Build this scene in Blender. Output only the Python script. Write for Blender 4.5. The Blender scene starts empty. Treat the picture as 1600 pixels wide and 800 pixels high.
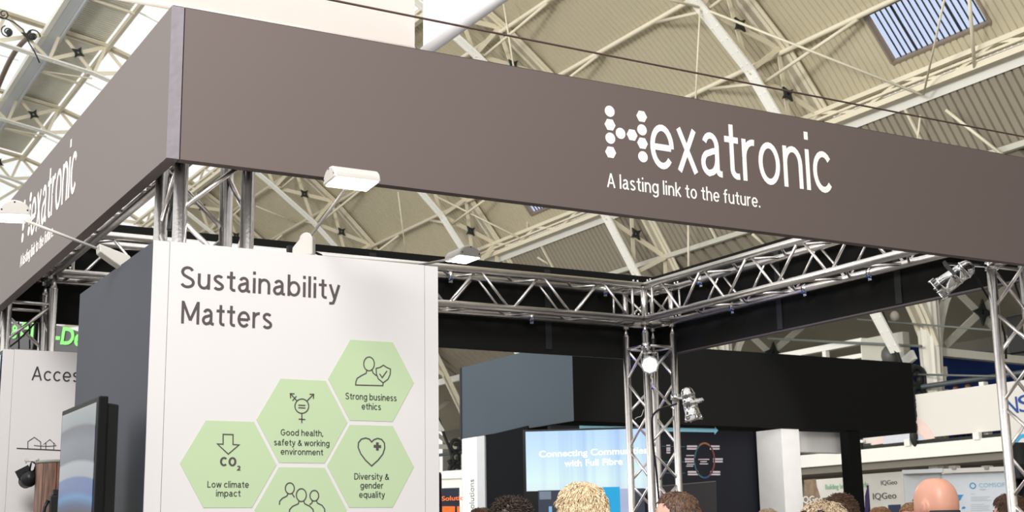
import bpy, bmesh, math, random
from math import sin, cos, pi, radians, atan2, sqrt
from mathutils import Vector as V, Matrix, noise
random.seed(7)
SC = bpy.context.scene
COL = SC.collection

# ------------------------------------------------------------------ camera
CX, CY, CZ, YAW, PIT, ROL, FPX = -1.2884, -4.5286, 1.565, .5216, .2077, -.0171, 2136.67
_f = V((sin(YAW)*cos(PIT), cos(YAW)*cos(PIT), sin(PIT)))
_r0 = V((cos(YAW), -sin(YAW), 0)); _u0 = _r0.cross(_f)
_r = cos(ROL)*_r0 + sin(ROL)*_u0; _u = -sin(ROL)*_r0 + cos(ROL)*_u0
CAMP = V((CX, CY, CZ))
cam = bpy.data.cameras.new('camera'); cam.sensor_width = 36; cam.lens = 36*FPX/1600
cam.clip_start = .05; cam.clip_end = 400
cam.dof.use_dof = True; cam.dof.focus_distance = 5.3; cam.dof.aperture_fstop = 11
co = bpy.data.objects.new('camera', cam); COL.objects.link(co)
mw = Matrix(((_r.x, _u.x, -_f.x, CX), (_r.y, _u.y, -_f.y, CY), (_r.z, _u.z, -_f.z, CZ), (0, 0, 0, 1)))
co.matrix_world = mw
SC.camera = co

# ------------------------------------------------------------------ world, lights, exposure
w = bpy.data.worlds.new('sky'); SC.world = w; w.use_nodes = True
nt = w.node_tree; bg = nt.nodes['Background']
tc = nt.nodes.new('ShaderNodeTexCoord'); sp = nt.nodes.new('ShaderNodeSeparateXYZ'); cr = nt.nodes.new('ShaderNodeValToRGB')
nt.links.new(tc.outputs['Generated'], sp.inputs[0]); nt.links.new(sp.outputs['Z'], cr.inputs[0])
cr.color_ramp.elements[0].position = 0.0; cr.color_ramp.elements[0].color = (.80, .79, .76, 1)
cr.color_ramp.elements[1].position = .6; cr.color_ramp.elements[1].color = (1, .99, .97, 1)
nt.links.new(cr.outputs[0], bg.inputs[0]); bg.inputs[1].default_value = 1.18
SC.view_settings.view_transform = 'Standard'; SC.view_settings.look = 'None'
SC.view_settings.gamma = 1; SC.view_settings.use_curve_mapping = False
SC.view_settings.exposure = 0.0
def area(name, loc, target, size, power, col):
    l = bpy.data.lights.new(name, 'AREA'); l.energy = power; l.size = size; l.color = col
    o = bpy.data.objects.new(name, l); COL.objects.link(o); o.location = loc
    o.rotation_euler = (V(target)-V(loc)).to_track_quat('-Z', 'Y').to_euler()
    return o
area('fascia_fill', (-2.4, -4.2, 6.0), (0.2, 0, 3.1), 2.2, 560, (1, .98, .965))  # added fill light, makes the fascia brighter towards its left end
area('roof_fill', (-14, 12, 9), (20, 26, 12), 12.0, 3200, (1, .98, .93))  # added area light standing in for daylight on the roof slopes
def spot(name, loc, target, power, deg, col, r_=.05, blend=.3):
    l = bpy.data.lights.new(name, 'SPOT'); l.energy = power; l.spot_size = radians(deg); l.spot_blend = blend; l.shadow_soft_size = r_; l.color = col
    o = bpy.data.objects.new(name, l); COL.objects.link(o); o.location = loc
    o.rotation_euler = (V(target)-V(loc)).to_track_quat('-Z', 'Y').to_euler(); return o
spot('roof_fill_spot', (-12, 2, 9), (19, 27, 13), 16000, 62, (1, .98, .92), 2.0, .5)  # added spot without a fixture, rakes the roof so its corrugation shows
spot('blue_stage_light', (1.6, 6.2, 1.2), (4.42, 3.45, 2.2), 160, 26, (.10, .10, 1))
spot('blue_stage_light', (1.9, 2.6, .8), (4.42, .12, 2.0), 110, 26, (.10, .10, 1))
SC.cycles.max_bounces = 6; SC.cycles.diffuse_bounces = 4; SC.cycles.glossy_bounces = 3
SC.cycles.transmission_bounces = 4; SC.cycles.transparent_max_bounces = 12

spot('booth_fill', (8.0, 5.0, 2.75), (7.9, 7.85, 2.45), 130, 70, (1, .98, .96), .1)  # added fill with no fixture, brightens the navy wall print and portal
# ------------------------------------------------------------------ materials
def lin(c):
    return tuple((x/255/12.92 if x/255 <= .04045 else ((x/255+.055)/1.055)**2.4) for x in c)
MATS = {}
def mat(name, rgb, rough=.6, metal=0, var=.06, scale=8, bump=0, bscale=200, spec=.5, emis=None, estr=0, sheen=0, trans=0):
    if name in MATS: return MATS[name]
    m = bpy.data.materials.new(name); m.use_nodes = True; t = m.node_tree; b = t.nodes['Principled BSDF']
    c = lin(rgb)
    co_ = t.nodes.new('ShaderNodeTexCoord'); n = t.nodes.new('ShaderNodeTexNoise'); n.inputs['Scale'].default_value = scale
    n.inputs['Detail'].default_value = 3
    t.links.new(co_.outputs['Object'], n.inputs['Vector'])
    mx = t.nodes.new('ShaderNodeMix'); mx.data_type = 'RGBA'
    mx.inputs[6].default_value = (*[x*(1-var) for x in c], 1); mx.inputs[7].default_value = (*[min(1, x*(1+var)) for x in c], 1)
    t.links.new(n.outputs['Fac'], mx.inputs[0]); t.links.new(mx.outputs[2], b.inputs['Base Color'])
    b.inputs['Roughness'].default_value = rough; b.inputs['Metallic'].default_value = metal
    b.inputs['Specular IOR Level'].default_value = spec
    if bump:
        n2 = t.nodes.new('ShaderNodeTexNoise'); n2.inputs['Scale'].default_value = bscale
        t.links.new(co_.outputs['Object'], n2.inputs['Vector'])
        bp = t.nodes.new('ShaderNodeBump'); bp.inputs['Strength'].default_value = bump; bp.inputs['Distance'].default_value = .01
        t.links.new(n2.outputs['Fac'], bp.inputs['Height']); t.links.new(bp.outputs[0], b.inputs['Normal'])
    if emis:
        b.inputs['Emission Color'].default_value = (*lin(emis), 1); b.inputs['Emission Strength'].default_value = estr
    if sheen: b.inputs['Sheen Weight'].default_value = sheen
    if trans:
        b.inputs['Transmission Weight'].default_value = trans
    MATS[name] = m; return m
def gradmat(name, stops, axis='Z', lo=0, hi=1, rough=.3, emit=0, bands=0):
    m = bpy.data.materials.new(name); m.use_nodes = True; t = m.node_tree; b = t.nodes['Principled BSDF']
    g = t.nodes.new('ShaderNodeTexCoord'); s = t.nodes.new('ShaderNodeSeparateXYZ'); mr = t.nodes.new('ShaderNodeMapRange')
    mr.inputs[1].default_value = lo; mr.inputs[2].default_value = hi
    r = t.nodes.new('ShaderNodeValToRGB')
    t.links.new(g.outputs['Object'], s.inputs[0]); t.links.new(s.outputs[axis], mr.inputs[0])
    if bands:
        wv = t.nodes.new('ShaderNodeTexNoise'); wv.noise_dimensions = '1D'; wv.inputs['Scale'].default_value = bands
        t.links.new(s.outputs[axis], wv.inputs['W']); ad = t.nodes.new('ShaderNodeMath'); ad.operation = 'MULTIPLY_ADD'
        ad.inputs[1].default_value = .5; t.links.new(wv.outputs['Fac'], ad.inputs[0]); t.links.new(mr.outputs[0], ad.inputs[2])
        sb = t.nodes.new('ShaderNodeMath'); sb.operation = 'SUBTRACT'; sb.inputs[1].default_value = .25
        t.links.new(ad.outputs[0], sb.inputs[0]); t.links.new(sb.outputs[0], r.inputs[0])
    else:
        t.links.new(mr.outputs[0], r.inputs[0])
    els = r.color_ramp.elements
    while len(els) < len(stops): els.new(.5)
    for e, (p, c) in zip(els, stops): e.position = p; e.color = (*lin(c), 1)
    t.links.new(r.outputs[0], b.inputs['Base Color']); b.inputs['Roughness'].default_value = rough
    if emit:
        t.links.new(r.outputs[0], b.inputs['Emission Color']); b.inputs['Emission Strength'].default_value = emit
        b.inputs['Base Color'].default_value = (0, 0, 0, 1); t.links.remove(b.inputs['Base Color'].links[0])
    return m

M_FAB = mat('fascia_fabric', (94, 82, 79), .5, var=.03, scale=1.5, bump=.05, bscale=500, spec=.6)
M_FABE = mat('fascia_fabric_end', (126, 121, 126), .45, var=.05, scale=8, bump=.5, bscale=14)
M_UND = mat('fascia_underside', (104, 92, 90), .7, var=.08)
M_BLACKF = mat('blackout_fabric', (27, 27, 26), .85, var=.1, scale=3, bump=.03, bscale=300, spec=.08)
M_WPAN = mat('white_panel_fabric', (199, 196, 196), .6, var=.015, scale=2)
M_WPAN2 = mat('white_gloss_print', (240, 237, 234), .35, var=.02, scale=2)
M_DPAN = mat('slate_panel_fabric', (48, 53, 64), .6, var=.08, scale=2, bump=.03, bscale=400, spec=.3)
M_INK = mat('dark_ink', (70, 62, 64), .7, var=.03)
M_INK2 = mat('black_ink', (45, 44, 46), .7, var=.03)
M_GREEN = mat('pale_green_print', (168, 187, 151), .6, var=.02)
M_WINK = mat('white_print', (244, 240, 235), .6, var=.01, emis=None)
M_ALU = mat('truss_aluminium', (232, 228, 225), .28, 1, var=.14, scale=30, bump=.06, bscale=90)
M_ALU2 = mat('truss_brace_aluminium', (236, 231, 228), .32, 1, var=.1, scale=40)
M_CHR = mat('polished_aluminium', (225, 225, 225), .13, 1, var=.05, bump=.08, bscale=60)
M_WPL = mat('white_plastic', (182, 178, 172), .35, var=.02)
M_GPL = mat('grey_plastic', (170, 165, 158), .4, var=.03)
M_BPL = mat('black_plastic', (20, 20, 22), .42, var=.1, spec=.35)
M_BLK = mat('black_iron', (34, 38, 36), .6, var=.2)
M_LAMP = mat('lamp_panel', (255, 255, 255), .5, emis=(255, 242, 225), estr=9)
M_LENS = mat('lamp_lens', (255, 255, 255), .3, emis=(255, 240, 214), estr=12)
M_STEEL = mat('painted_steel_cream', (226, 218, 196), .6, var=.06, scale=3)
M_STEELW = mat('painted_steel_white', (248, 247, 240), .6, var=.03, scale=3)
M_STEELG = mat('painted_steel_grey', (196, 194, 182), .6, var=.05)
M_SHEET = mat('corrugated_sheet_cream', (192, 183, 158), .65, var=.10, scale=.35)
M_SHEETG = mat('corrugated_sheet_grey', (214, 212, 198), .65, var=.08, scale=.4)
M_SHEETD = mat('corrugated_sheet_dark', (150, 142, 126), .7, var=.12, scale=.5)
M_CLOTHW = mat('white_hanging_cloth', (232, 222, 214), .8, var=.03, scale=.7)
M_ROPE = mat('brown_steel_rope', (104, 84, 78), .45, .5, var=.2, scale=60)
M_FLOOR = mat('grey_hall_carpet', (128, 124, 120), .9, var=.1, scale=2)
M_WOOD = None
def woodmat():
    m = bpy.data.materials.new('reclaimed_wood'); m.use_nodes = True; t = m.node_tree; b = t.nodes['Principled BSDF']
    g = t.nodes.new('ShaderNodeTexCoord'); mp = t.nodes.new('ShaderNodeMapping'); mp.inputs['Scale'].default_value = (30, 30, 3)
    n = t.nodes.new('ShaderNodeTexNoise'); n.inputs['Scale'].default_value = 2; n.inputs['Detail'].default_value = 6
    r = t.nodes.new('ShaderNodeValToRGB'); r.color_ramp.elements[0].color = (*lin((58, 40, 32)), 1); r.color_ramp.elements[0].position = .35
    r.color_ramp.elements[1].color = (*lin((128, 88, 66)), 1); r.color_ramp.elements[1].position = .7
    t.links.new(g.outputs['Object'], mp.inputs[0]); t.links.new(mp.outputs[0], n.inputs[0]); t.links.new(n.outputs['Fac'], r.inputs[0])
    t.links.new(r.outputs[0], b.inputs['Base Color']); b.inputs['Roughness'].default_value = .6
    return m
M_WOOD = woodmat()
def glassmat(name, tint, mixf):
    m = bpy.data.materials.new(name); m.use_nodes = True; t = m.node_tree
    for n in list(t.nodes): t.nodes.remove(n)
    o = t.nodes.new('ShaderNodeOutputMaterial'); tr = t.nodes.new('ShaderNodeBsdfTransparent'); tr.inputs[0].default_value = (*tint, 1)
    g = t.nodes.new('ShaderNodeBsdfGlossy'); g.inputs['Roughness'].default_value = .1
    no = t.nodes.new('ShaderNodeTexNoise'); no.inputs['Scale'].default_value = 3
    mm = t.nodes.new('ShaderNodeMath'); mm.operation = 'MULTIPLY'; mm.inputs[1].default_value = mixf; t.links.new(no.outputs['Fac'], mm.inputs[0])
    mx = t.nodes.new('ShaderNodeMixShader'); t.links.new(mm.outputs[0], mx.inputs[0])
    t.links.new(tr.outputs[0], mx.inputs[1]); t.links.new(g.outputs[0], mx.inputs[2]); t.links.new(mx.outputs[0], o.inputs[0])
    return m
M_GLASS = glassmat('roof_glass', (.97, .99, 1), .08)
M_SKYG = glassmat('skylight_sheet', (.80, .86, 1), .1)

# ------------------------------------------------------------------ helpers
def ray(px, py): return _f + _r*((px-800)/FPX) - _u*((py-400)/FPX)
def onx(px, py, X): d = ray(px, py); return CAMP + d*((X-CX)/d.x)
def ony(px, py, Y): d = ray(px, py); return CAMP + d*((Y-CY)/d.y)
def ond(px, py, D): return CAMP + ray(px, py)*D
def H(a, k, b): return V((a+CX, k+CY, b+CZ))         # hall coordinates measured from the survey point

class MB:
    def __init__(s): s.b = bmesh.new()
    def box(s, lo, hi):
        lo, hi = V(lo), V(hi); c = (lo+hi)/2; d = hi-lo
        r = bmesh.ops.create_cube(s.b, size=1)
        for v in r['verts']: v.co = V((v.co.x*d.x, v.co.y*d.y, v.co.z*d.z)) + c
        return s
    def obox(s, p, q, w_, h_, up=(0, 0, 1)):
        p, q = V(p), V(q); z = (q-p); L = z.length
        if L < 1e-6: return s
        z = z/L; x = V(up).cross(z)
        if x.length < 1e-4: x = V((1, 0, 0)).cross(z)
        x.normalize(); y = z.cross(x)
        vs = []
        for e in (p, q):
            for a, b in ((-1, -1), (1, -1), (1, 1), (-1, 1)):
                vs.append(s.b.verts.new(e + x*(a*w_/2) + y*(b*h_/2)))
        for f in ((3, 2, 1, 0), (4, 5, 6, 7), (0, 1, 5, 4), (1, 2, 6, 5), (2, 3, 7, 6), (3, 0, 4, 7)):
            s.b.faces.new([vs[i] for i in f])
        return s
    def tube(s, p, q, r, n=10, r2=None, smooth=True):
        p, q = V(p), V(q); z = (q-p)
        if z.length < 1e-6: return s
        z = z.normalized(); x = z.orthogonal().normalized(); y = z.cross(x); r2 = r if r2 is None else r2
        A = [s.b.verts.new(p+(x*cos(2*pi*i/n)+y*sin(2*pi*i/n))*r) for i in range(n)]
        B = [s.b.verts.new(q+(x*cos(2*pi*i/n)+y*sin(2*pi*i/n))*max(r2, 1e-4)) for i in range(n)]
        for i in range(n):
            f = s.b.faces.new((A[i], A[(i+1) % n], B[(i+1) % n], B[i])); f.smooth = smooth
        s.b.faces.new(A[::-1]); s.b.faces.new(B)
        return s
    def path(s, pts, r, n=8, closed=False):
        pts = [V(p) for p in pts]; N = len(pts); rings = []; x = None
        for i, p in enumerate(pts):
            a = pts[(i-1) % N] if (closed or i > 0) else p; b = pts[(i+1) % N] if (closed or i < N-1) else p
            t = (b-a).normalized()
            if x is None: x = t.orthogonal().normalized()
            x = (x - t*x.dot(t)).normalized(); y = t.cross(x)
            rings.append([s.b.verts.new(p+(x*cos(2*pi*j/n)+y*sin(2*pi*j/n))*r) for j in range(n)])
        for i in range(N if closed else N-1):
            A, B = rings[i], rings[(i+1) % N]
            for j in range(n):
                f = s.b.faces.new((A[j], A[(j+1) % n], B[(j+1) % n], B[j])); f.smooth = True
        if not closed: s.b.faces.new(rings[0][::-1]); s.b.faces.new(rings[-1])
        return s
    def lathe(s, prof, n=20, M=None, smooth=True, cap=True):   # prof: (radius, z)
        M = M or Matrix(); rings = []
        for r_, z in prof: rings.append([s.b.verts.new(M @ V((max(r_, 1e-4)*cos(2*pi*i/n), max(r_, 1e-4)*sin(2*pi*i/n), z))) for i in range(n)])
        for A, B in zip(rings, rings[1:]):
            for j in range(n):
                f = s.b.faces.new((A[j], A[(j+1) % n], B[(j+1) % n], B[j])); f.smooth = smooth
        if cap: s.b.faces.new(rings[0][::-1]); s.b.faces.new(rings[-1])
        return s
    def prism(s, poly, vec):       # poly: 3d points, extruded by vec
        vec = V(vec); A = [s.b.verts.new(V(p)) for p in poly]; B = [s.b.verts.new(V(p)+vec) for p in poly]; n = len(A)
        s.b.faces.new(A[::-1]); s.b.faces.new(B)
        for i in range(n): s.b.faces.new((A[i], A[(i+1) % n], B[(i+1) % n], B[i]))
        return s
    def ball(s, c, r, sub=2):
        rr = bmesh.ops.create_icosphere(s.b, subdivisions=sub, radius=1)
        for v in rr['verts']:
            v.co = V((v.co.x*(r[0] if hasattr(r, '__len__') else r), v.co.y*(r[1] if hasattr(r, '__len__') else r), v.co.z*(r[2] if hasattr(r, '__len__') else r)))+V(c)
            for f in v.link_faces: f.smooth = True
        return s
    def mesh(s, name):
        bmesh.ops.recalc_face_normals(s.b, faces=s.b.faces)
        me = bpy.data.meshes.new(name); s.b.to_mesh(me); s.b.free(); return me
    def build(s, name, m, parent=None, kind=None, bevel=0, label=None):
        me = s.mesh(name); return link(name, me, m, parent, kind, bevel, label)
def link(name, me, m, parent=None, kind=None, bevel=0, label=None):
    o = bpy.data.objects.new(name, me); COL.objects.link(o)
    if m and not me.materials: me.materials.append(m)
    if parent:
        o.parent = parent
        L = parent_loc(parent)
        if L.length > 0: me.transform(Matrix.Translation(-L))
    if kind: o['kind'] = kind
    if label: o['label'] = label
    if bevel:
        b = o.modifiers.new('bevel', 'BEVEL'); b.width = bevel; b.segments = 2; b.limit_method = 'ANGLE'
    return o
def parent_loc(p):
    L = V((0, 0, 0))
    while p: L = L + p.location; p = p.parent
    return L
def thing(name, label, cat, loc=(0, 0, 0), group=None):
    o = bpy.data.objects.new(name, None); COL.objects.link(o); o.location = loc; o.empty_display_size = .1
    o['label'] = label; o['category'] = cat
    if group: o['group'] = group
    return o
def tag(o, label, cat, group=None):
    o['label'] = label; o['category'] = cat
    if group: o['group'] = group
    return o
def copy_tree(o, parent=None):
    c = o.copy(); COL.objects.link(c)
    if parent: c.parent = parent
    for ch in [x for x in KIDS[o]]: c2 = copy_tree(ch, c); KIDS.setdefault(c, []).append(c2)
    KIDS.setdefault(c, []); return c
KIDS = {}
def reg(o):
    KIDS[o] = []
    for x in COL.objects:
        if x.parent == o: KIDS[o].append(x); reg(x)

CAPH = .682
def text(s_, name, m, parent, P0, P1, cap, off=0.0, xw=None, thick=.0008, nrm=None, label=None):
    """lettering on a wall: P0 -> P1 is the baseline, cap the height of capitals, nrm the outward normal"""
    c = bpy.data.curves.new(name, 'FONT'); c.body = s_; c.offset = off; c.resolution_u = 5; c.extrude = .5
    o = bpy.data.objects.new('tmp', c); COL.objects.link(o)
    bpy.context.view_layer.update(); dg = bpy.context.evaluated_depsgraph_get()
    me = bpy.data.meshes.new_from_object(o.evaluated_get(dg)); bpy.data.objects.remove(o)
    xs = [v.co.x for v in me.vertices]; x0, x1 = min(xs), max(xs)
    P0, P1 = V(P0), V(P1); X = (P1-P0); L = X.length; X /= L; Z = V((0, 0, 1)); Z = (Z - X*Z.dot(X)).normalized()
    N = V(nrm) if nrm else X.cross(Z); 
    for v in me.vertices:
        u = (v.co.x-x0)/(x1-x0)*L; h = v.co.y/CAPH*cap; d = (v.co.z+.5)*thick
        v.co = P0 + X*u + Z*h + N*d
    return link(name, me, m, parent, label=label)
def strokes(lines, wd, name, m, parent, N, thick=.0012, label=None):
    mb = MB(); N = V(N)
    for pts in lines:
        closed = pts[0] == 'c'
        pts = [V(p) for p in (pts[1:] if closed else pts)]; n = len(pts)
        L, R = [], []
        for i, p in enumerate(pts):
            a = pts[i-1] if (i > 0 or closed) else p; b = pts[(i+1) % n] if (i < n-1 or closed) else p
            t1 = (p-a); t2 = (b-p); t1 = t1.normalized() if t1.length > 0 else t2.normalized(); t2 = t2.normalized() if t2.length > 0 else t1
            t = (t1+t2); t = t.normalized() if t.length > 1e-3 else t1
            s = N.cross(t); k = 1/max(.45, t.dot(t1))
            L.append(mb.b.verts.new(p+s*wd/2*k)); R.append(mb.b.verts.new(p-s*wd/2*k))
        L2 = [mb.b.verts.new(v.co+N*thick) for v in L]; R2 = [mb.b.verts.new(v.co+N*thick) for v in R]
        for i in range(n if closed else n-1):
            j = (i+1) % n
            mb.b.faces.new((L2[i], L2[j], R2[j], R2[i])); mb.b.faces.new((L[i], L[j], L2[j], L2[i])); mb.b.faces.new((R[i], R[j], R2[j], R2[i]))
    return mb.build(name, m, parent, label=label)
def arc(c, r, a0, a1, n=16, rz=None):
    rz = rz or r
    return [(c[0]+r*cos(radians(a0+(a1-a0)*i/n)), c[1]+rz*sin(radians(a0+(a1-a0)*i/n))) for i in range(n+1)]

# monoline grotesque lettering: every glyph is a set of centre lines, capital height 1, x-height .72
def glyph(ch, w):
    h = w/2; X = .72
    def A(cx, cy, rx, ry, a0, a1, n=12): return [(cx+rx*cos(radians(a0+(a1-a0)*i/n)), cy+ry*sin(radians(a0+(a1-a0)*i/n))) for i in range(n+1)]
    R = .29-h; RY = .37-h; E = lambda cx, cy=.36: ['c']+A(cx, cy, R, RY, 0, 345, 23)
    if ch == 'o': return .58, [E(.29)]
    if ch == 'c': return .53, [A(.29, .36, R, RY, 42, 318, 18)]
    if ch == 'e': return .57, [[(h*1.5, .35), (.56-h, .35)], A(.29, .36, R, RY, -3, 320, 22)]
    arch = lambda x0, wd: [(x0, .40)]+A(x0+wd/2, .42, wd/2, .31-h, 180, 0, 10)+[(x0+wd, 0)]
    if ch in 'nh': return .53, [[(h, 0), (h, X if ch == 'n' else 1.03)], arch(h, .53-w)]
    if ch == 'm': return .84, [[(h, 0), (h, X)], arch(h, (.84-w)/2), arch(.42, (.84-w)/2)]
    if ch == 'u': return .53, [[(.53-h, 0), (.53-h, X)], [(h, X)]+A(.265, .30, .265-h, .31-h, 180, 350, 10)+[(.53-h, .32)]]
    if ch == 'r': return .335, [[(h, 0), (h, X)], [(h, .36)]+A(h+.25, .40, .25, .33-h, 180, 92, 7)+[(.335, .725-h)]]
    if ch == 'i': return w, [[(h, 0), (h, X)], [(h, .89), (h, 1.03)]]
    if ch == 'l': return w, [[(h, 0), (h, 1.03)]]
    if ch == 't': return .36, [[(.13+h, .93)]+A(.13+h+.13, .17, .13, .175-h, 180, 265, 6)+[(.37, h)], [(0, X-h), (.36, X-h)]]
    if ch == 'f': return .35, [[(.10+h, 0)]+A(.10+h+.14, .86, .14, .18-h, 180, 95, 6)+[(.36, 1.035-h)], [(0, X-h), (.34, X-h)]]
    if ch == 'a':
        s = .47-h
        return .53, [A(.255, .50, s-.255, .235-h, 160, 0, 9)+A(s+.08, .13, .08, .13-h*.9, 180, 265, 5)+[(.54, h*.9)], [(s, .435), (.30, .415)]+A(.225, .21, .225-h, .205-h*.6, 95, 262, 9)+A(.235, .30, s-.235, .30-h, 272, 352, 6)]
    if ch == 's': return .47, [A(.235, .535, .215-h, .195-h, 28, 235, 11)+A(.235, .185, .235-h, .195-h, 55, -152, 11)]
    if ch == 'b': return .58, [[(h, 0), (h, 1.03)], E(.29)]
    if ch == 'd': return .58, [[(.58-h, 0), (.58-h, 1.03)], E(.29)]
    if ch == 'p': return .58, [[(h, -.27), (h, X)], E(.29)]
    if ch == 'q': return .58, [[(.58-h, -.27), (.58-h, X)], E(.29)]
    if ch == 'g': return .57, [[(.57-h, X)]+A(.285, -.03, .285-h, .25-h, 0, -150, 10), ['c']+A(.285, .37, .285-h, .36-h, 0, 345, 23)]
    if ch == 'v': return .50, [[(h*.7, X), (.25, 0)], [(.5-h*.7, X), (.25, 0)]]
    if ch == 'w': return .76, [[(h*.7, X), (.2, 0)], [(.2, 0), (.38, X)], [(.38, X), (.56, 0)], [(.56, 0), (.76-h*.7, X)]]
    if ch == 'x': return .50, [[(h*.8, X), (.5-h*.8, 0)], [(.48-h*.8, X), (h*.8, 0)]]
    if ch == 'y': return .50, [[(h*.7, X), (.26, .02)], [(.5-h*.7, X), (.24, -.06), (.19, -.19), (.10, -.265+h), (.01, -.265+h)]]
    if ch == 'k': return .49, [[(h, 0), (h, 1.03)], [(.45, X), (h, .25)], [(.19, .38), (.47, 0)]]
    if ch == 'z': return .45, [[(0, X-h), (.42, X-h), (.03, h), (.45, h)]]
    if ch == '.': return w, [[(h, 0), (h, .14)]]
    if ch == ',': return w, [[(h*1.3, .14), (h*.3, -.12)]]
    if ch == '-': return .3, [[(0, .36), (.3, .36)]]
    if ch == '&': return .66, [[(.66, 0), (.24, .55), (.20, .70), (.23, .84), (.31, .90), (.39, .85), (.41, .74), (.36, .62), (.16, .44), (.07, .32), (.06, .19), (.13, .07), (.26, .03), (.40, .08), (.51, .20), (.58, .42)]]
    if ch == 'S': return .62, [A(.31, .745, .275-h, .265-h, 22, 240, 13)+A(.31, .26, .31-h, .27-h, 58, -158, 13)]
    if ch == 'M': return .80, [[(h, 0), (h, 1)], [(.80-h, 0), (.80-h, 1)], [(h, .98), (.40, .16)], [(.80-h, .98), (.40, .16)]]
    if ch == 'A': return .68, [[(h*.7, 0), (.34, 1)], [(.68-h*.7, 0), (.34, 1)], [(.13, .32), (.55, .32)]]
    if ch == 'L': return .50, [[(h, 1), (h, h), (.50, h)]]
    if ch == 'G': return .74, [A(.37, .5, .37-h, .51-h, 42, 350, 20)+[(.74-h, .46)], [(.40, .46), (.74, .46)]]
    if ch == 'C': return .70, [A(.38, .5, .38-h, .51-h, 45, 315, 20)]
    if ch == 'O': return .76, [['c']+A(.38, .5, .38-h, .51-h, 0, 348, 28)]
    if ch == 'D': return .66, [['c', (h, h), (h, 1-h), (.28, 1-h)]+A(.28, .5, .38-h, .5-h, 80, -80, 12)+[(.28, h)]]
    if ch == 'F': return .5, [[(h, 0), (h, 1-h), (.5, 1-h)], [(h, .5), (.46, .5)]]
    if ch == 'N': return .66, [[(h, 0), (h, 1)], [(h, .97), (.66-h, .03)], [(.66-h, 0), (.66-h, 1)]]
    if ch == '2': return .52, [A(.26, .72, .24-h, .28-h, 165, -20, 10)+[(.40, .50), (h*1.4, h), (.52, h)]]
    return .3, []
def stext(s_, m, parent, P0, P1, cap, w=.115, gap=.125, nrm=(0, -1, 0), thick=.0012, label=None, name='lettering'):
    P0, P1 = V(P0), V(P1); X_ = (P1-P0); L = X_.length; X_ /= L; N = V(nrm); Zv = V((0, 0, 1)); Zv = (Zv-X_*Zv.dot(X_)).normalized()
    x = 0; lines = []
    for ch in s_:
        if ch == ' ': x += .42-gap; continue
        a, st = glyph(ch, w)
        for l in st:
            cl = l[0] == 'c'; lines.append((cl, [(px_+x, py_) for px_, py_ in (l[1:] if cl else l)]))
        x += a+gap
    tot = x-gap; kx = L/tot; mb = MB(); b = mb.b; h = w/2
    def W3(p, d): return P0+X_*(p[0]*kx)+Zv*(p[1]*cap)+N*d
    for i0, (cl, pts) in enumerate(lines):
        n = len(pts); Ls, Rs = [], []; th = thick*(1+.02*(i0 % 7))
        for i, p in enumerate(pts):
            a = pts[i-1] if (i > 0 or cl) else None; c = pts[(i+1) % n] if (i < n-1 or cl) else None
            t1 = V((p[0]-a[0], p[1]-a[1])).normalized() if a else None; t2 = V((c[0]-p[0], c[1]-p[1])).normalized() if c else None
            t1 = t1 or t2; t2 = t2 or t1; t = (t1+t2)
            t = t.normalized() if t.length > 1e-3 else t1
            k = h/max(.5, t.dot(t1)); q = (-t.y*k, t.x*k)
            Ls.append((p[0]+q[0], p[1]+q[1])); Rs.append((p[0]-q[0], p[1]-q[1]))
        lf = [b.verts.new(W3(p, th)) for p in Ls]; rf = [b.verts.new(W3(p, th)) for p in Rs]; lb = [b.verts.new(W3(p, 0)) for p in Ls]; rb_ = [b.verts.new(W3(p, 0)) for p in Rs]
        for i in range(n if cl else n-1):
            j = (i+1) % n
            b.faces.new((lf[i], lf[j], rf[j], rf[i])); b.faces.new((lf[i], lb[i], lb[j], lf[j])); b.faces.new((rf[i], rf[j], rb_[j], rb_[i]))
        if not cl:
            b.faces.new((lf[0], rf[0], rb_[0], lb[0])); b.faces.new((lf[-1], lb[-1], rb_[-1], rf[-1]))
    return mb.build(name, m, parent, label=label)

# ================================================================== SETTING
MB().box((-30, -20, -.1), (60, 75, 0)).build('floor', M_FLOOR, kind='structure')

U = [(-2, 17.3), (0, 17.25), (2.5, 17.15), (4.6, 16.95), (6.5, 16.65), (8.2, 16.35), (9.65, 16.1), (11.4, 15.5), (13.2, 14.75), (14.8, 13.8), (16.2, 12.9), (17.6, 11.8),
     (19.05, 10.4), (20.1, 9.05), (21.15, 7.35), (21.95, 5.9), (22.6, 4.7), (22.85, 4.1)]
LO = [(-2, 16.3), (0, 16.25), (2.4, 16.1), (4.4, 15.95), (6.2, 15.7), (7.9, 15.38), (9.3, 15.13), (11.0, 14.6), (12.6, 13.9), (14.2, 12.95), (15.5, 12.05), (16.95, 10.95),
      (18.2, 9.75), (19.3, 8.25), (20.15, 6.85), (21.1, 5.1), (21.85, 3.93)]
K0, DK = 21.4, 7.25
def rk(n): return K0 + DK*n

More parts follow.
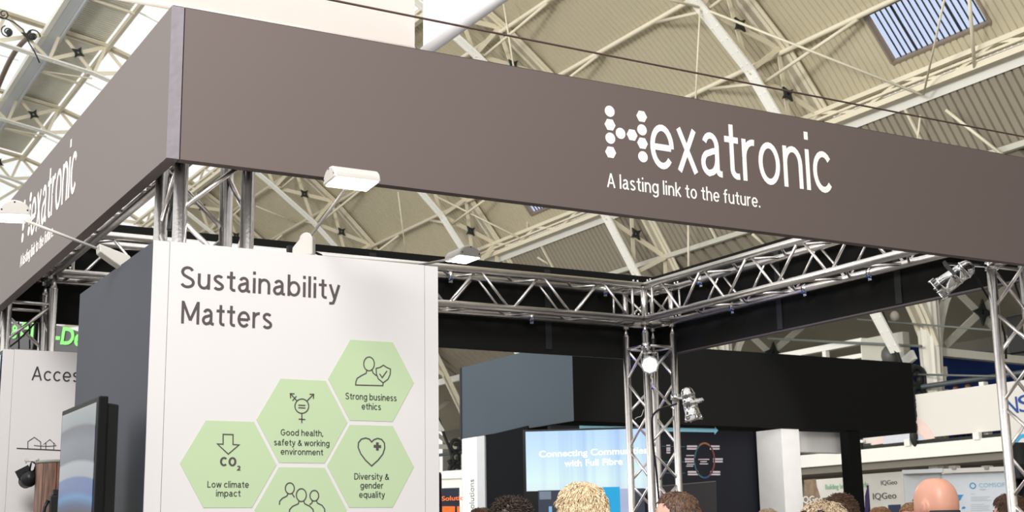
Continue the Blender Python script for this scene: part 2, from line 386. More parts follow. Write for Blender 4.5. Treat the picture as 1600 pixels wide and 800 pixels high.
def corr(name, prof, k0, k1, pitch, amp, m, kind='structure', nv=None):
    """corrugated sheet following a cross-section, ridges running down the slope"""
    mb = MB(); nr = int((k1-k0)/pitch)*4
    P = []
    for i, (a, b) in enumerate(prof):
        p0 = prof[max(0, i-1)]; p1 = prof[min(len(prof)-1, i+1)]
        t = V((p1[0]-p0[0], p1[1]-p0[1])).normalized(); P.append((a, b)+(nv or (t.y*-1, t.x)))
    rows = []
    for j in range(nr+1):
        k = k0+(j//4+(0, .70, .77, .93)[j % 4])*pitch; w_ = (0, 0, 1, 1)[j % 4]*amp
        rows.append([mb.b.verts.new(H(a+nx*w_, k, b+nz*w_)) for a, b, nx, nz in P])
    for A, B in zip(rows, rows[1:]):
        for i in range(len(P)-1): mb.b.faces.new((A[i], A[i+1], B[i+1], B[i]))
    return mb.build(name, m, kind=kind)
def lift(pts, d):
    out = []
    for i, (a, b) in enumerate(pts):
        p0 = pts[max(0, i-1)]; p1 = pts[min(len(pts)-1, i+1)]; t = V((p1[0]-p0[0], p1[1]-p0[1])).normalized()
        out.append((a-t.y*d, b+t.x*d))
    return out
END = rk(5)
# corrugated roof bands (openings are left for the skylights of the middle band)
corr('ceiling', lift([(8.15, 16.36), (9.6, 16.11)], .12), 8, END, .165, .045, M_SHEETG)
_full = lift([(14.9, 13.75), (16.2, 12.9), (17.6, 11.8), (19.05, 10.4), (19.16, 10.2586), (19.86, 9.3586), (20.2, 8.9)], .12)
mid = _full[:4]
corr('ceiling', mid, 8, END, .165, .030, M_SHEET, nv=(.62, .785))
skA, skB = 19.16, 19.86
def onU(a):
    for (x0, z0), (x1, z1) in zip(U, U[1:]):
        if x0 <= a <= x1: return z0+(z1-z0)*(a-x0)/(x1-x0)
top_s = _full[3:5]; bot_s = _full[5:]; mid_s = _full[4:6]
corr('ceiling', top_s, 8, END, .165, .030, M_SHEET, nv=(.62, .785)); corr('ceiling', bot_s, 8, END, .165, .030, M_SHEET, nv=(.62, .785))
SKY = [rk(n)-DK/2 for n in (0, 2, 4)]
e0 = 8
for c in SKY:
    if c-1.27 > e0: corr('ceiling', mid_s, e0, c-1.19, .165, .030, M_SHEET, nv=(.62, .785))
    e0 = c+1.27
corr('ceiling', mid_s, e0, END, .165, .030, M_SHEET, nv=(.62, .785))
for i, c in enumerate(SKY):
    wi = bpy.data.objects.new('window_%d' % (i+1), None); COL.objects.link(wi); wi['kind'] = 'structure'; wi.location = H(skB, c, onU(skB))
    (a0, b0), (a1, b1) = mid_s; fr = MB()
    # reveal frame standing above the sheet
    nx, nz = .64, .77
    for (p, q) in (((a0, b0, c-1.27), (a0, b0, c+1.27)), ((a1, b1, c-1.27), (a1, b1, c+1.27)), ((a0, b0, c-1.27), (a1, b1, c-1.27)), ((a0, b0, c+1.27), (a1, b1, c+1.27))):
        fr.obox(H(p[0]+nx*.06, p[2], p[1]+nz*.06), H(q[0]+nx*.06, q[2], q[1]+nz*.06), .05, .16, up=(nx, 0, nz))
    fr.build('frame', M_STEELG if 0 else mat('dull_steel_frame', (138, 124, 108), .6), wi)
    # translucent ribbed sheet: one pane per flute with dark ribs between
    npan = 17
    for j in range(npan):
        y0 = c-1.22+2.44*j/npan; y1 = c-1.22+2.44*(j+1)/npan
        pane = MB().prism([H(a0+nx*.12, y0, b0+nz*.12), H(a0+nx*.12, y1, b0+nz*.12), H(a1+nx*.12, y1, b1+nz*.12), H(a1+nx*.12, y0, b1+nz*.12)], (nx*.01, 0, nz*.01))
        pane.build('pane', M_SKYG, wi)
        if j: MB().obox(H(a0+nx*.11, y0, b0+nz*.11), H(a1+nx*.11, y0, b1+nz*.11), .045 if j in (5, 13) else .018, .03, up=(nx, 0, nz)).build('glazing_bar', M_BLK, wi)
# lower sheets beyond the eaves girder
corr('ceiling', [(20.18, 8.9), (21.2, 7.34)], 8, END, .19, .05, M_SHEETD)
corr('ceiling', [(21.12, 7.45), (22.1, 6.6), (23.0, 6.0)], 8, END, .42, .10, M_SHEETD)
# the hall goes on behind the viewer
for i_, pr_ in enumerate(([(14.95, 13.84), (20.1, 9.17)], [(20.3, 8.7), (23.0, 6.0)], [(22.95, 6.4), (29.3, 5.3)])):
    (a_, b_), (c_, d_) = pr_; MB().prism([H(a_, -30, b_), H(c_, -30, d_), H(c_+.05, -30, d_+.05), H(a_+.05, -30, b_+.05)], (0, 38 if i_ < 2 else 36, 0)).build('ceiling', (M_SHEET, M_SHEETD, M_SHEETG)[i_], kind='structure')
MB().box(H(29.2, -30, -CZ), H(29.5, 6, 5.4)).build('wall_right', M_STEELG, kind='structure')
# glazed bands
def glaze(num, prof, cross, along):
    wi = bpy.data.objects.new('window_%d' % num, None); COL.objects.link(wi); wi['kind'] = 'structure'; wi.location = H(*((prof[0][0], 8, prof[0][1])))
    bars = MB()
    for j in range(2, int(END/cross)+1):
        k = j*cross
        for (a, b), (c, d) in zip(prof, prof[1:]): bars.obox(H(a, k, b), H(c, k, d), .035, .05, up=(0, 1, 0))
    for a, b in along: bars.obox(H(a, 8, b), H(a, END, b), .06, .06)
    bars.build('glazing_bars', M_STEELW, wi)
    for n in range(-2, 5):
        k0 = rk(n); k1 = rk(n+1)
        g = MB(); A = [g.b.verts.new(H(a, k0, b+.04)) for a, b in prof]; B = [g.b.verts.new(H(a, k1, b+.04)) for a, b in prof]
        for i in range(len(A)-1): g.b.faces.new((A[i], A[i+1], B[i+1], B[i]))
        g.build('pane', M_GLASS, wi)
glaze(11, lift([(9.75, 16.08), (11.4, 15.5), (13.2, 14.75), (14.3, 14.1)], .12), 3.625, [])
glaze(12, lift([(-2, 17.3), (0, 17.25), (2.5, 17.15), (4.6, 16.95), (6.5, 16.65), (7.6, 16.48)], .12), 3.625, [(4.6, 17.0)])

# ---- arched lattice ribs
M_RIBL = M_STEELW; M_RIBU = M_STEEL
def star_mesh():
    mb = MB(); pts = []
    for i in range(16):
        a = 2*pi*i/16; r_ = (.24, .13, .105, .13)[i % 4]; pts.append((r_*cos(a), r_*sin(a)))
    inner = [(.045*cos(2*pi*i/16), .045*sin(2*pi*i/16)) for i in range(16)]
    for y in (-.03, .03):
        pass
    A = [mb.b.verts.new((p[0], -.03, p[1])) for p in pts]; B = [mb.b.verts.new((p[0], .03, p[1])) for p in pts]
    C = [mb.b.verts.new((p[0], -.03, p[1])) for p in inner]; D = [mb.b.verts.new((p[0], .03, p[1])) for p in inner]
    for i in range(16):
        j = (i+1) % 16
        mb.b.faces.new((A[i], A[j], C[j], C[i])); mb.b.faces.new((B[i], D[i], D[j], B[j])); mb.b.faces.new((A[i], B[i], B[j], A[j])); mb.b.faces.new((C[i], C[j], D[j], D[i]))
    me = mb.mesh('star_boss'); me.materials.append(M_BLK); return me
STAR = star_mesh()
def rib_panels():
    import itertools
    return [(U[i+1], U[i+2], LO[i+1], LO[i+2]) for i in range(1, min(len(U), len(LO))-2)]
RIB_LBL = {-1: 'arched lattice roof rib nearest the viewer, beside the large skylight', 0: 'arched white riveted roof rib seen above the long grey fascia at right',
           1: 'arched roof rib passing behind the middle of the long fascia to the back truss corner', 2: 'arched roof rib whose black star bosses show above the half-round clip lamp',
           3: 'arched roof rib seen just right of the raised white arm lamp head', 4: 'arched roof rib seen between the near truss leg and the arm lamp base', 5: 'farthest arched roof rib, standing against the glazed gable'}
def make_rib(n):
    k = rk(n); t = thing('roof_rib', RIB_LBL[n], 'roof rib', H(21.85, k, 3.93), 'arched lattice ribs of the hall roof')
    a = MB()
    for y in (-.1, .1):
        for p, q in zip(LO[2:], LO[3:]): a.obox(H(p[0], k+y, p[1]), H(q[0], k+y, q[1]), .045, .10, up=(0, 1, 0))
    pl = [H(p[0], k, p[1]) for p in LO[2:]]
    for p, q in zip(pl, pl[1:]): a.obox(p, q, .26, .035, up=(-(q-p).z, 0, (q-p).x))
    a.build('lower_chord', M_RIBL, t)
    b = MB()
    for p, q in zip(U[2:], U[3:]):
        p_, q_ = H(p[0], k, p[1]), H(q[0], k, q[1]); b.obox(p_, q_, .36, .04, up=(-(q_-p_).z, 0, (q_-p_).x)); b.obox(p_, q_, .04, .16, up=(0, 1, 0))
        o1 = V((0, -.26, 0)); b.obox(p_+o1, q_+o1, .09, .03, up=(-(q_-p_).z, 0, (q_-p_).x))
    b.build('upper_chord', M_RIBU, t)
    rv = MB()
    for p, q in zip(pl[3:], pl[4:]):
        d = (q-p); nn = max(2, int(d.length/.32)); nrm = V((-d.z, 0, d.x)).normalized()*-1
        for j in range(nn):
            for y in (-.09, .09): 
                c = p+d*(j+.5)/nn+V((0, y, 0))-nrm*-.02; rv.tube(c, c+nrm*.02, .014, 5)
    rv.build('rivets', M_STEELW, t, kind='stuff')
    for i in range(3, len(LO)-2):
        u0, u1, l0, l1 = U[i], U[i+1], LO[i], LO[i+1]
        u0, u1, l0, l1 = [H(p[0], k, p[1]) for p in (u0, u1, l0, l1)]
        MB().obox(l0, u1, .13, .03, up=(0, 1, 0)).build('lacing_bar', M_STEEL, t)
        MB().obox(l1+V((0, .03, 0)), u0+V((0, .03, 0)), .10, .03, up=(0, 1, 0)).build('lacing_bar', M_STEEL, t)
        MB().obox(l0, u0, .10, .12, up=(0, 1, 0)).build('strut', M_STEEL, t)
        c = (u0+u1+l0+l1)/4; o = bpy.data.objects.new('star_boss', STAR); COL.objects.link(o); o.parent = t
        o.location = c - t.location + V((0, -.06, 0)); s_ = .8 if i > 7 else .95; o.scale = (s_, 1, s_); o.rotation_euler = (0, radians(8+3.5*i), 0)
    return t
for n in range(-1, 6): make_rib(n)
# ---- purlins, each with knees down to the ribs
PUR = [(16.2, 12.75, 'upper'), (17.6, 11.65, 'middle'), (19.05, 10.28, 'lower')]
for a, b, wd in PUR:
    t = thing('purlin', 'cream tubular roof purlin with braced knees, %s of the three under the corrugated slope' % wd, 'purlin', H(a, 10, b), 'braced purlins under the corrugated roof')
    MB().tube(H(a, 10, b), H(a, END, b), .055, 8).build('rail', M_STEEL, t)
    for n in range(-1, 6):
        k = rk(n)
        for s_ in (-1, 1):
            if n == 5 and s_ > 0: continue
            e = H(a-.5, k, b-.75); f_ = H(a-.02, k+s_*2.4, b-.07)
            MB().tube(e, f_, .04, 6).build('knee_brace', M_STEEL, t)
# ---- lattice girders
def girder(a, b, h, name_lbl, strip, dirn, colr=M_STEEL):
    t = thing('lattice_girder', name_lbl, 'girder', H(a, 8, b))
    A0, B0 = (a, b), (a+dirn[0]*h, b+dirn[1]*h)
    MB().obox(H(A0[0], 8, A0[1]), H(A0[0], END, A0[1]), .12, .1).build('top_chord', colr, t)
    MB().obox(H(B0[0], 8, B0[1]), H(B0[0], END, B0[1]), .14, .12).build('bottom_chord', colr, t)
    c = MB(); s = DK/6; x0, y0 = B0[0]+.1, B0[1]-.03
    MB().obox(H(B0[0]-.05, 8, B0[1]+.16), H(B0[0]-.05, END, B0[1]+.16), .1, .05).build('duct_rail', colr, t)
    for j in range(int((END-8)/s)):
        k = 8+j*s; p, q = (A0, B0) if j % 2 else (B0, A0)
        c.obox(H(p[0], k, p[1]), H(q[0], k+s, q[1]), .07, .07)
    c.build('lacing', colr, t, kind='stuff')
    if strip:
        MB().prism([H(*strip[0][:1], 8, strip[0][1]), H(strip[1][0], 8, strip[1][1]), H(strip[1][0]+.06, 8, strip[1][1]+.05), H(strip[0][0]+.06, 8, strip[0][1]+.05)], (0, END-8, 0)).build('gutter', M_STEELW, t)
    return t
girder(20.0, 9.05, .42, 'white lattice eaves girder with bright gutter crossing behind the long grey fascia', ((20.12, 8.86), (20.34, 8.56)), (.1, -.75), M_STEEL)
girder(14.45, 13.75, .6, 'pale lattice roof girder seen through the near truss leg', ((14.75, 13.75), (15.02, 13.55)), (.2, -.8), M_STEEL)
t = thing('lattice_girder', 'wide pale grey roof girder running up the top left corner', 'girder', H(7.9, 8, 16.2))
MB().obox(H(7.72, 8, 16.25), H(7.72, END, 16.25), .16, .18).build('edge_rail', M_STEELW, t)
MB().obox(H(7.98, 8, 16.2), H(7.98, END, 16.2), .34, .06).build('flange', mat('pale_blue_grey_paint', (214, 218, 222), .5), t)
MB().obox(H(8.2, 8, 16.12), H(8.2, END, 16.12), .06, .14).build('gutter', mat('pale_grey_paint', (196, 200, 206), .5), t)
t2 = MB().obox(H(9.68, 8, 16.02), H(9.68, END, 16.02), .12, .16).build('roof_beam', M_STEEL)
tag(t2, 'cream edge beam between the grey corrugated strip and the roof glass at upper left', 'beam')
t2 = MB().obox(H(21.15, 8, 7.36), H(21.15, END, 7.36), .12, .12).build('roof_beam', M_STEELG)
tag(t2, 'pale grey beam below the tan corrugated strip, seen over the back truss corner', 'beam')
t2 = MB().obox(H(22.95, 8, 5.95), H(22.95, END, 5.95), .14, .22).build('roof_beam', M_STEELW)
tag(t2, 'white eaves beam above the gallery columns', 'beam')
ORD = ('first', 'second', 'third', 'fourth', 'fifth', 'sixth')
# half-bay ties under glass strip A and battens on the tan sheets
for n in range(0, 6):
    k = rk(n)-DK/2
    o = MB().obox(H(8.2, k, 16.2), H(9.65, k, 15.95), .07, .07).build('roof_tie', M_STEEL)
    tag(o, 'pale tie across the grey corrugated strip at upper left, %s bay from the viewer' % ORD[n], 'tie', 'ties crossing the grey roof strip')
    o = MB().tube(H(8.2, k-.2, 16.15), H(9.35, rk(n-1)+.5, 15.13), .028, 6).build('roof_tie', M_STEEL)
    tag(o, 'thin diagonal tie below the grey corrugated strip, %s bay from the viewer' % ORD[n], 'tie', 'diagonal ties below the grey roof strip')
    for q in (0.5, 1.5):
        o = MB().obox(H(20.36, rk(n)-DK*q/2-.4, 8.58), H(21.1, rk(n)-DK*q/2-.4, 7.40), .06, .05).build('roof_batten', M_STEEL)
        tag(o, 'slim cream batten on the tan strip under the eaves girder, %s bay, %s one' % (ORD[n], 'farther' if q < 1 else 'nearer'), 'batten', 'battens on the tan roof strip')
# ironwork scrolls in the upper left
def spiral(c, r, turns, a0, n=26, dec=.75):
    return [(c[0]+r*(1-dec*i/n)*cos(a0+turns*2*pi*i/n), c[1]+r*(1-dec*i/n)*sin(a0+turns*2*pi*i/n)) for i in range(n+1)]
for n, wd in ((3, 'nearer'), (4, 'farther')):
    k = rk(n)-.9
    t = thing('iron_scroll', 'black wrought iron scroll work under the glass at upper left, %s one' % wd, 'ironwork', H(7.4, k, 15.5))
    def SP(pts): return [H(a, k, b) for a, b in pts]
    MB().path(SP([(7.45, 14.9), (7.3, 15.2), (7.1, 15.5), (6.9, 15.9), (6.6, 16.1), (6.2, 16.2), (5.8, 16.1), (5.2, 15.8)]), .022, 6).build('stem', M_BLK, t)
    for c, r_, tn, a0 in (((7.2, 15.75), .22, 1.4, 0), ((6.45, 15.75), .2, 1.5, 2), ((6.3, 16.3), .16, 1.3, 4), ((5.6, 15.9), .22, 1.4, 1)):
        MB().path(SP(spiral(c, r_, tn, a0)), .022, 6).build('scroll', M_BLK, t)
    for c in ((6.5, 15.72), (7.18, 15.72)): MB().ball(H(c[0], k, c[1]), (.1, .05, .12)).build('leaf_boss', M_BLK, t)
    br = MB().path([H(7.15, k+q*.72, 15.75+.4*sin(q/9*pi)) for q in range(10)], .085, 6).build('arched_bracket', mat('brown_iron', (120, 100, 84), .6), t)
# gable end with fan glazing
wi = bpy.data.objects.new('window_13', None); COL.objects.link(wi); wi['kind'] = 'structure'; wi.location = H(10, END+.5, 9)
g = MB(); g.prism([H(-8, END+.5, 7), H(21, END+.5, 7), H(20, END+.5, 9), H(17.6, END+.5, 11.9), H(14.8, END+.5, 13.9), H(9.6, END+.5, 16.2), H(0, END+.5, 17.4), H(-8, END+.5, 16.8)], (0, .03, 0)); g.build('pane', M_GLASS, wi)
g = MB()
for i in range(19):
    a = pi*i/18; g.obox(H(0, END+.4, 7.2), H(24*cos(a), END+.4, 7.2+11*sin(a)), .09, .1)
for r_ in (4, 8, 12.5, 17):
    pts = [(r_*cos(pi*i/24), 7.2+r_*.55*sin(pi*i/24)) for i in range(25)]
    for p, q in zip(pts, pts[1:]): g.obox(H(p[0], END+.4, p[1]), H(q[0], END+.4, q[1]), .1, .1, up=(0, 1, 0))
g.build('glazing_bars', M_STEEL, wi)
MB().box(H(-12, END+.4, 0-CZ), H(24, END+.7, 2.2)).build('wall_back', mat('pale_plaster', (226, 222, 212), .8), kind='structure')
wi = bpy.data.objects.new('window_14', None); COL.objects.link(wi); wi['kind'] = 'structure'; wi.location = H(10, END+.5, 5)
MB().box(H(-12, END+.5, 2.2), H(24, END+.53, 7)).build('pane', M_GLASS, wi)
g = MB()
for i in range(26): g.box(H(-12+1.44*i, END+.42, 2.2), H(-11.9+1.44*i, END+.5, 7))
g.box(H(-12, END+.4, 4.6), H(24, END+.5, 4.75)); g.build('glazing_bars', M_STEELW, wi)

# ---- columns, gallery, aisle at right
M_COLM = mat('column_cream', (232, 229, 216), .55, var=.04)
AISLE_LBL = {-1: 'cast column standing nearest the viewer, off beyond the right edge', 0: 'fluted white cast column with ringed arch bracket right of the black booth header',
             1: 'fluted cast column behind the black booth header', 2: 'cast column standing third along the gallery', 3: 'cast column glimpsed between the white tower and the slate booth header', 4: 'cast column last but one along the gallery', 5: 'cast column at the far end of the gallery'}
def make_column(n):
    k = rk(n); xc = 22.9; t = thing('gallery_column', AISLE_LBL[n], 'column', H(xc, k, -CZ), 'cast columns along the gallery')
    mb = MB(); prof = []
    N = 24; zs = [(-CZ, .34), (-CZ+.5, .34), (-CZ+.55, .25), (2.2, .24), (3.2, .235), (3.3, .29), (3.45, .29), (3.5, .235), (3.9, .25), (6.1, .27)]
    for z, r_ in zs:
        prof.append([mb.b.verts.new(H(xc+(r_*(1-.09*(i % 2)))*cos(2*pi*i/N), k+(r_*(1-.09*(i % 2)))*sin(2*pi*i/N), z)) for i in range(N)])
    for A, B in zip(prof, prof[1:]):
        for i in range(N): mb.b.faces.new((A[i], A[(i+1) % N], B[(i+1) % N], B[i]))
    mb.b.faces.new(prof[-1]); mb.build('shaft', M_COLM, t)
    for zz in (3.45, 2.95): MB().box(H(xc+.16, k-.12, zz), H(xc+.34, k+.12, zz+.22)).build('corbel', M_COLM, t)
    # arch bracket rising outward (aisle side) with its ring
    arcp = [(23.1+1.55*(1-cos(radians(q))), 3.6+2.4*sin(radians(q))) for q in range(0, 91, 10)]
    a = MB()
    for p, q in zip(arcp, arcp[1:]): a.obox(H(p[0], k, p[1]), H(q[0], k, q[1]), .12, .16, up=(0, 1, 0))
    a.build('arch_bracket', M_COLM, t)
    ring = [H(23.42+.2*cos(2*pi*q/20), k, 5.62+.3*sin(2*pi*q/20)) for q in range(20)]
    MB().path(ring, .045, 6, closed=True).build('ring', M_COLM, t)
    # black scroll ironwork hanging on the nave side
    zz = [2.0, 2.45, 2.9, 3.3]
    for j, z in enumerate(zz):
        MB().path([H(a_, k, b_) for a_, b_ in spiral((xc-.52, z+.1), .30, 1.6, j*1.7, dec=.8)], .07, 6).build('iron_scroll', M_BLK, t)
    MB().path([H(xc-.3, k, 1.8), H(xc-.72, k, 2.2), H(xc-.62, k, 2.8), H(xc-.75, k, 3.3), H(xc-.98, k, 3.8), H(xc-1.25, k, 4.5), H(xc-1.6, k, 5.2)], .05, 6).build('iron_stem', M_BLK, t)
    return t
for n in range(-1, 6): make_column(n)
# cross frames of the aisle with star bosses
AF_LBL = {-1: 'aisle cross frame beyond the right edge, nearest the viewer', 0: 'aisle cross frame with big black star just right of the white ringed column', 1: 'aisle cross frame whose star peeks over the black booth header', 2: 'third aisle cross frame behind the black booth header',
          3: 'aisle cross frame glimpsed right of the white lettered tower', 4: 'aisle cross frame last but one along the gallery', 5: 'aisle cross frame at the far end of the gallery'}
for n in range(-1, 6):
    k = rk(n); t = thing('aisle_frame', AF_LBL[n], 'frame', H(25, k, 4), 'cross frames of the side aisle')
    MB().obox(H(23.1, k, 4.0), H(28.8, k, 3.9), .18, .2, up=(0, 1, 0)).build('tie_beam', M_COLM, t)
    for p, q in (((23.35, 4.15), (25.9, 5.9)), ((23.2, 5.9), (25.8, 4.1)), ((25.9, 4.1), (28.6, 5.2))):
        MB().obox(H(p[0], k, p[1]), H(q[0], k, q[1]), .16, .06, up=(0, 1, 0)).build('brace', M_STEELG, t)
    o = bpy.data.objects.new('star_boss', STAR); COL.objects.link(o); o.parent = t; o.location = H(24.58, k, 4.98)-t.location-V((0, .07, 0)); o.scale = (1.3, 1, 1.3); o.rotation_euler = (0, radians(4), 0)
M_AIS = mat('aisle_ceiling_paint', (176, 168, 152), .8, var=.1, scale=.4)
MB().prism([H(22.95, 6, 6.35), H(29.3, 6, 5.2), H(29.3, 6, 5.3), H(22.95, 6, 6.45)], (0, END-6, 0)).build('ceiling', M_AIS, kind='structure')
MB().box(H(29.2, 6, -CZ), H(29.5, END, 5.4)).build('wall_right', mat('aisle_wall_paint', (120, 116, 108), .8), kind='structure')
o = MB().box(H(23.2, 22.3, 1.95), H(27.4, 22.4, 4.27)).build('partition', mat('deep_blue_board', (14, 52, 124), .6, var=.03)); tag(o, 'deep blue partition board on the gallery beside the white column', 'partition')
# longitudinal box beam with posts and rails between the columns
t = thing('clerestory_frame', 'white open frame with rails glimpsed over the black booth header', 'frame', H(22.7, 30, 3.6))
MB().obox(H(22.7, 23.2, 4.47), H(22.7, 34, 4.47), .16, .14).build('top_beam', M_STEELW, t)
for z in (4.14, 3.86, 3.6): MB().obox(H(22.7, 23.2, z), H(22.7, 34, z), .1, .1).build('rail', M_STEELW, t)
for j in range(9): MB().obox(H(22.7, 23.2+j*1.3, 3.3), H(22.7, 23.2+j*1.3, 4.5), .12, .12).build('post', M_STEELW, t)
MB().box(H(22.6, 21.9, 3.3), H(22.8, 23.2, 4.5)).build('end_panel', M_STEELG, t)
MB().obox(H(22.6, 22.9, 3.35), H(22.6, 21.6, 3.95), .08, .22).build('sloping_beam', M_STEELW, t)
# gallery deck
MB().box(H(22.2, 6, 1.66), H(29.2, END, 1.95)).build('trim_1', M_STEELW, kind='structure')
MB().box(H(22.35, 6, 1.5), H(29.2, END, 1.66)).build('trim_2', mat('gallery_soffit', (132, 126, 116), .8), kind='structure')
MB().box(H(23.5, 6, -CZ), H(23.7, END, 1.5)).build('wall_gallery', mat('under_gallery_wall', (128, 123, 114), .8), kind='structure')
t = thing('gallery_railing', 'dark steel handrail on white posts along the upper gallery', 'railing', H(22.45, 6, 1.95))
MB().tube(H(22.5, 6, 3.2), H(22.5, END, 3.2), .055, 8).build('handrail', mat('dark_handrail', (76, 84, 88), .4), t)
for j in range(24): MB().box(H(22.42, 7+j*2.1, 1.95), H(22.56, 7.12+j*2.1, 3.12)).build('post', M_STEELW, t)
M_BANN = mat('gallery_banner_white', (232, 228, 221), .7, var=.01)
t = thing('gallery_banner', 'long off-white banner with pale pink and lilac shapes hung on the gallery railing', 'banner', H(22.3, 20, 2.1))
MB().box(H(22.27, 11.0, 2.08), H(22.3, 33.5, 3.02)).build('sheet', M_BANN, t)
def gpoly(pts, m, name):
    X = 22.265+CX; P = [onx(*p, X) for p in pts]; MB().prism(P, (-.004, 0, 0)).build(name, m, t)
gpoly([(1431, 650), (1450, 665), (1461, 685), (1447, 687), (1432, 676)], mat('banner_pink', (246, 218, 208), .7), 'pink_shape')
gpoly([(1360, 694), (1380, 679), (1380, 693), (1363, 695.5)], mat('banner_pink', (246, 218, 208), .7), 'pink_shape')
gpoly([(1380, 679), (1432, 673), (1447, 687), (1380, 694)], mat('banner_lilac', (220, 221, 232), .7), 'lilac_shape')
o = MB().box(H(22.24, 6.0, 1.95), H(22.26, 60, 2.02)).build('trim_3', M_BLK, kind='structure')
o = MB().box(H(22.19, 23.0, 1.95), H(22.25, 24.7, 2.32)).build('window_15', mat('dark_opening', (40, 42, 40), .6), kind='structure')
for z in (2.1, 2.3): MB().box(H(22.14, 22.9, z), H(22.2, 24.8, z+.06)).build('trim_4', M_STEELW, kind='structure')
for j in range(14):
    MB().box(H(22.15, 12+j*1.9, 1.93), H(22.25, 12.16+j*1.9, 2.08)).build('trim_5', M_STEELW, kind='structure')

# tall sign with blue letters at far right
t = thing('tall_sign', 'tall white board with blue letters and a light blue ring behind the right truss leg', 'sign', H(18.2, 13.5, -CZ))
X = 18.2+CX
MB().box((X, onx(1630, 640, X).y, 0), (X+.1, onx(1571, 640, X).y, onx(1573, 598, X).z)).build('board', M_BANN, t)
a, b = onx(1573, 648, X), onx(1592, 645, X)
text('N', 'letter', mat('royal_blue_print', (28, 74, 156), .6), t, a, b, onx(1575, 622, X).z-a.z, nrm=(-1, 0, 0), thick=.01)
a, b = onx(1594, 645, X), onx(1612, 641, X)
text('S', 'letter', mat('royal_blue_print', (28, 74, 156), .6), t, a, b, onx(1575, 622, X).z-onx(1573, 648, X).z, nrm=(-1, 0, 0), thick=.01)
c = onx(1600, 696, X); strokes([['c']+[c+V((0, .155*cos(2*pi*i/24), .155*sin(2*pi*i/24))) for i in range(24)]], .06, 'ring_logo', mat('sky_blue_print', (56, 176, 230), .6), t, (-1, 0, 0), .01)
t = thing('speaker_pole', 'black pole with clamp collar at the right edge behind the truss leg', 'pole', ond(1597, 900, 9))
p, q = ond(1594, 690, 9), ond(1601, 830, 9); 
MB().tube((q.x, q.y, 0), (q.x, q.y, p.z), .05, 12).build('tube', M_BPL, t)
c = ond(1595, 737, 9); MB().box(c-V((.075, .06, .05)), c+V((.06, .06, .05))).build('clamp', M_BPL, t, bevel=.008)

# ================================================================== OUR STAND: TRUSSES
W, D, T, S = 4.298, 3.318, 3.35, .24
RC, RB = .0245, .0095
def col_at(x, y, lbl):
    t = thing('truss_column', lbl, 'truss', (x, y, 0), 'aluminium box truss legs of the stand')
    zt = T-S-.045
    for a in (0, S):
        for b in (0, S):
            MB().tube((x+a, y+b, .01), (x+a, y+b, zt-.05), RC, 18).tube((x+a, y+b, zt-.05), (x+a, y+b, zt+.01), RC*.92, 18, r2=.004).build('chord', M_ALU, t)
    z0 = 2.695-.48*5; hp = .24
    faces = [((0, 0), (S, 0), 0), ((S, 0), (S, S), 0), ((S, S), (0, S), 0), ((0, S), (0, 0), 0)]
    for (a, b, ph) in faces:
        for i in range(11):
            za, zb = z0+i*hp, z0+(i+1)*hp
            p, q = (a, b) if i % 2 == 0 else (b, a)
            if zb > zt-.1: break
            g = .012
            P_ = V((x+p[0], y+p[1], za+g)); Q_ = V((x+q[0], y+q[1], zb-g)); d = (Q_-P_).normalized()
            MB().tube(P_+d*.012, Q_-d*.012, RB, 8).build('brace', M_ALU2, t)
        for z in (() if (x == 0 and y == 0) else (zt-.14,)):
            MB().tube((x+a[0], y+a[1], z), (x+b[0], y+b[1], z), RB, 8).build('brace', M_ALU2, t)
    MB().box((x-.08, y-.08, 0), (x+S+.08, y+S+.08, .012)).build('base_plate', M_ALU, t)
    return t
col_at(0, 0, 'near truss leg rising out of the white lettered tower')
col_at(0, D, 'truss leg rising behind the far left white tower')
col_at(W, D, 'back truss leg carrying two spotlights in the middle of the picture')
col_at(W, 0, 'right truss leg with cables at the right edge')
def truss(axis, x, y, L, lbl, off):
    """horizontal box truss whose chords run along axis from (x,y) ; off = phase of the braces"""
    t = thing('box_truss', lbl, 'truss', (x, y, T-S), 'horizontal box trusses of the stand')
    ex = V((1, 0, 0)) if axis == 'x' else V((0, 1, 0)); ey = V((0, 1, 0)) if axis == 'x' else V((1, 0, 0))
    O = V((x, y, T))
    for a in (0, 1):
        for b in (0, 1):
            p = O+ey*S*a-V((0, 0, S*b)); MB().tube(p, p+ex*L, RC, 18).build('chord', M_ALU, t)
    pitch = .4865; nn = int((L-off)/pitch)
    crn = [((0, 0), (0, 1), off), ((1, 0), (1, 1), off+.1), ((0, 0), (1, 0), off+.17), ((0, 1), (1, 1), off+.1)]
    for a, b, o_ in crn:
        s = o_-pitch
        k = 0
        while s < L-.12:
            for (p, q, s0, s1) in ((a, b, s, s-pitch/2), (a, b, s, s+pitch/2)):
                if min(s0, s1) < .1 or max(s0, s1) > L-.1: continue
                d = .014 if s1 > s0 else -.014
                P_ = O+ex*(s0+d)+ey*S*p[0]-V((0, 0, S*p[1])); Q_ = O+ex*(s1-d)+ey*S*q[0]-V((0, 0, S*q[1])); u = (Q_-P_).normalized()
                MB().tube(P_+u*.012, Q_-u*.012, RB, 8).build('brace', M_ALU2, t)
            s += pitch
        for s in (.10, L-.10):
            P_ = O+ex*s+ey*S*a[0]-V((0, 0, S*a[1])); Q_ = O+ex*s+ey*S*b[0]-V((0, 0, S*b[1])); MB().tube(P_, Q_, RB, 8).build('brace', M_ALU2, t)
    for s in (.05, .085, L-.05, L-.085):
        for a in (0, 1):
            for b in (0, 1):
                p = O+ex*s+ey*S*a-V((0, 0, S*b)); MB().tube(p+V((0, 0, RC)), p+V((0, 0, RC+.014)), .008, 6).build('bolt', M_CHR, t)
    return t
truss('x', S, D, W-S, 'back box truss running behind the white tower to the rear corner', (2.963-S) % .4865)
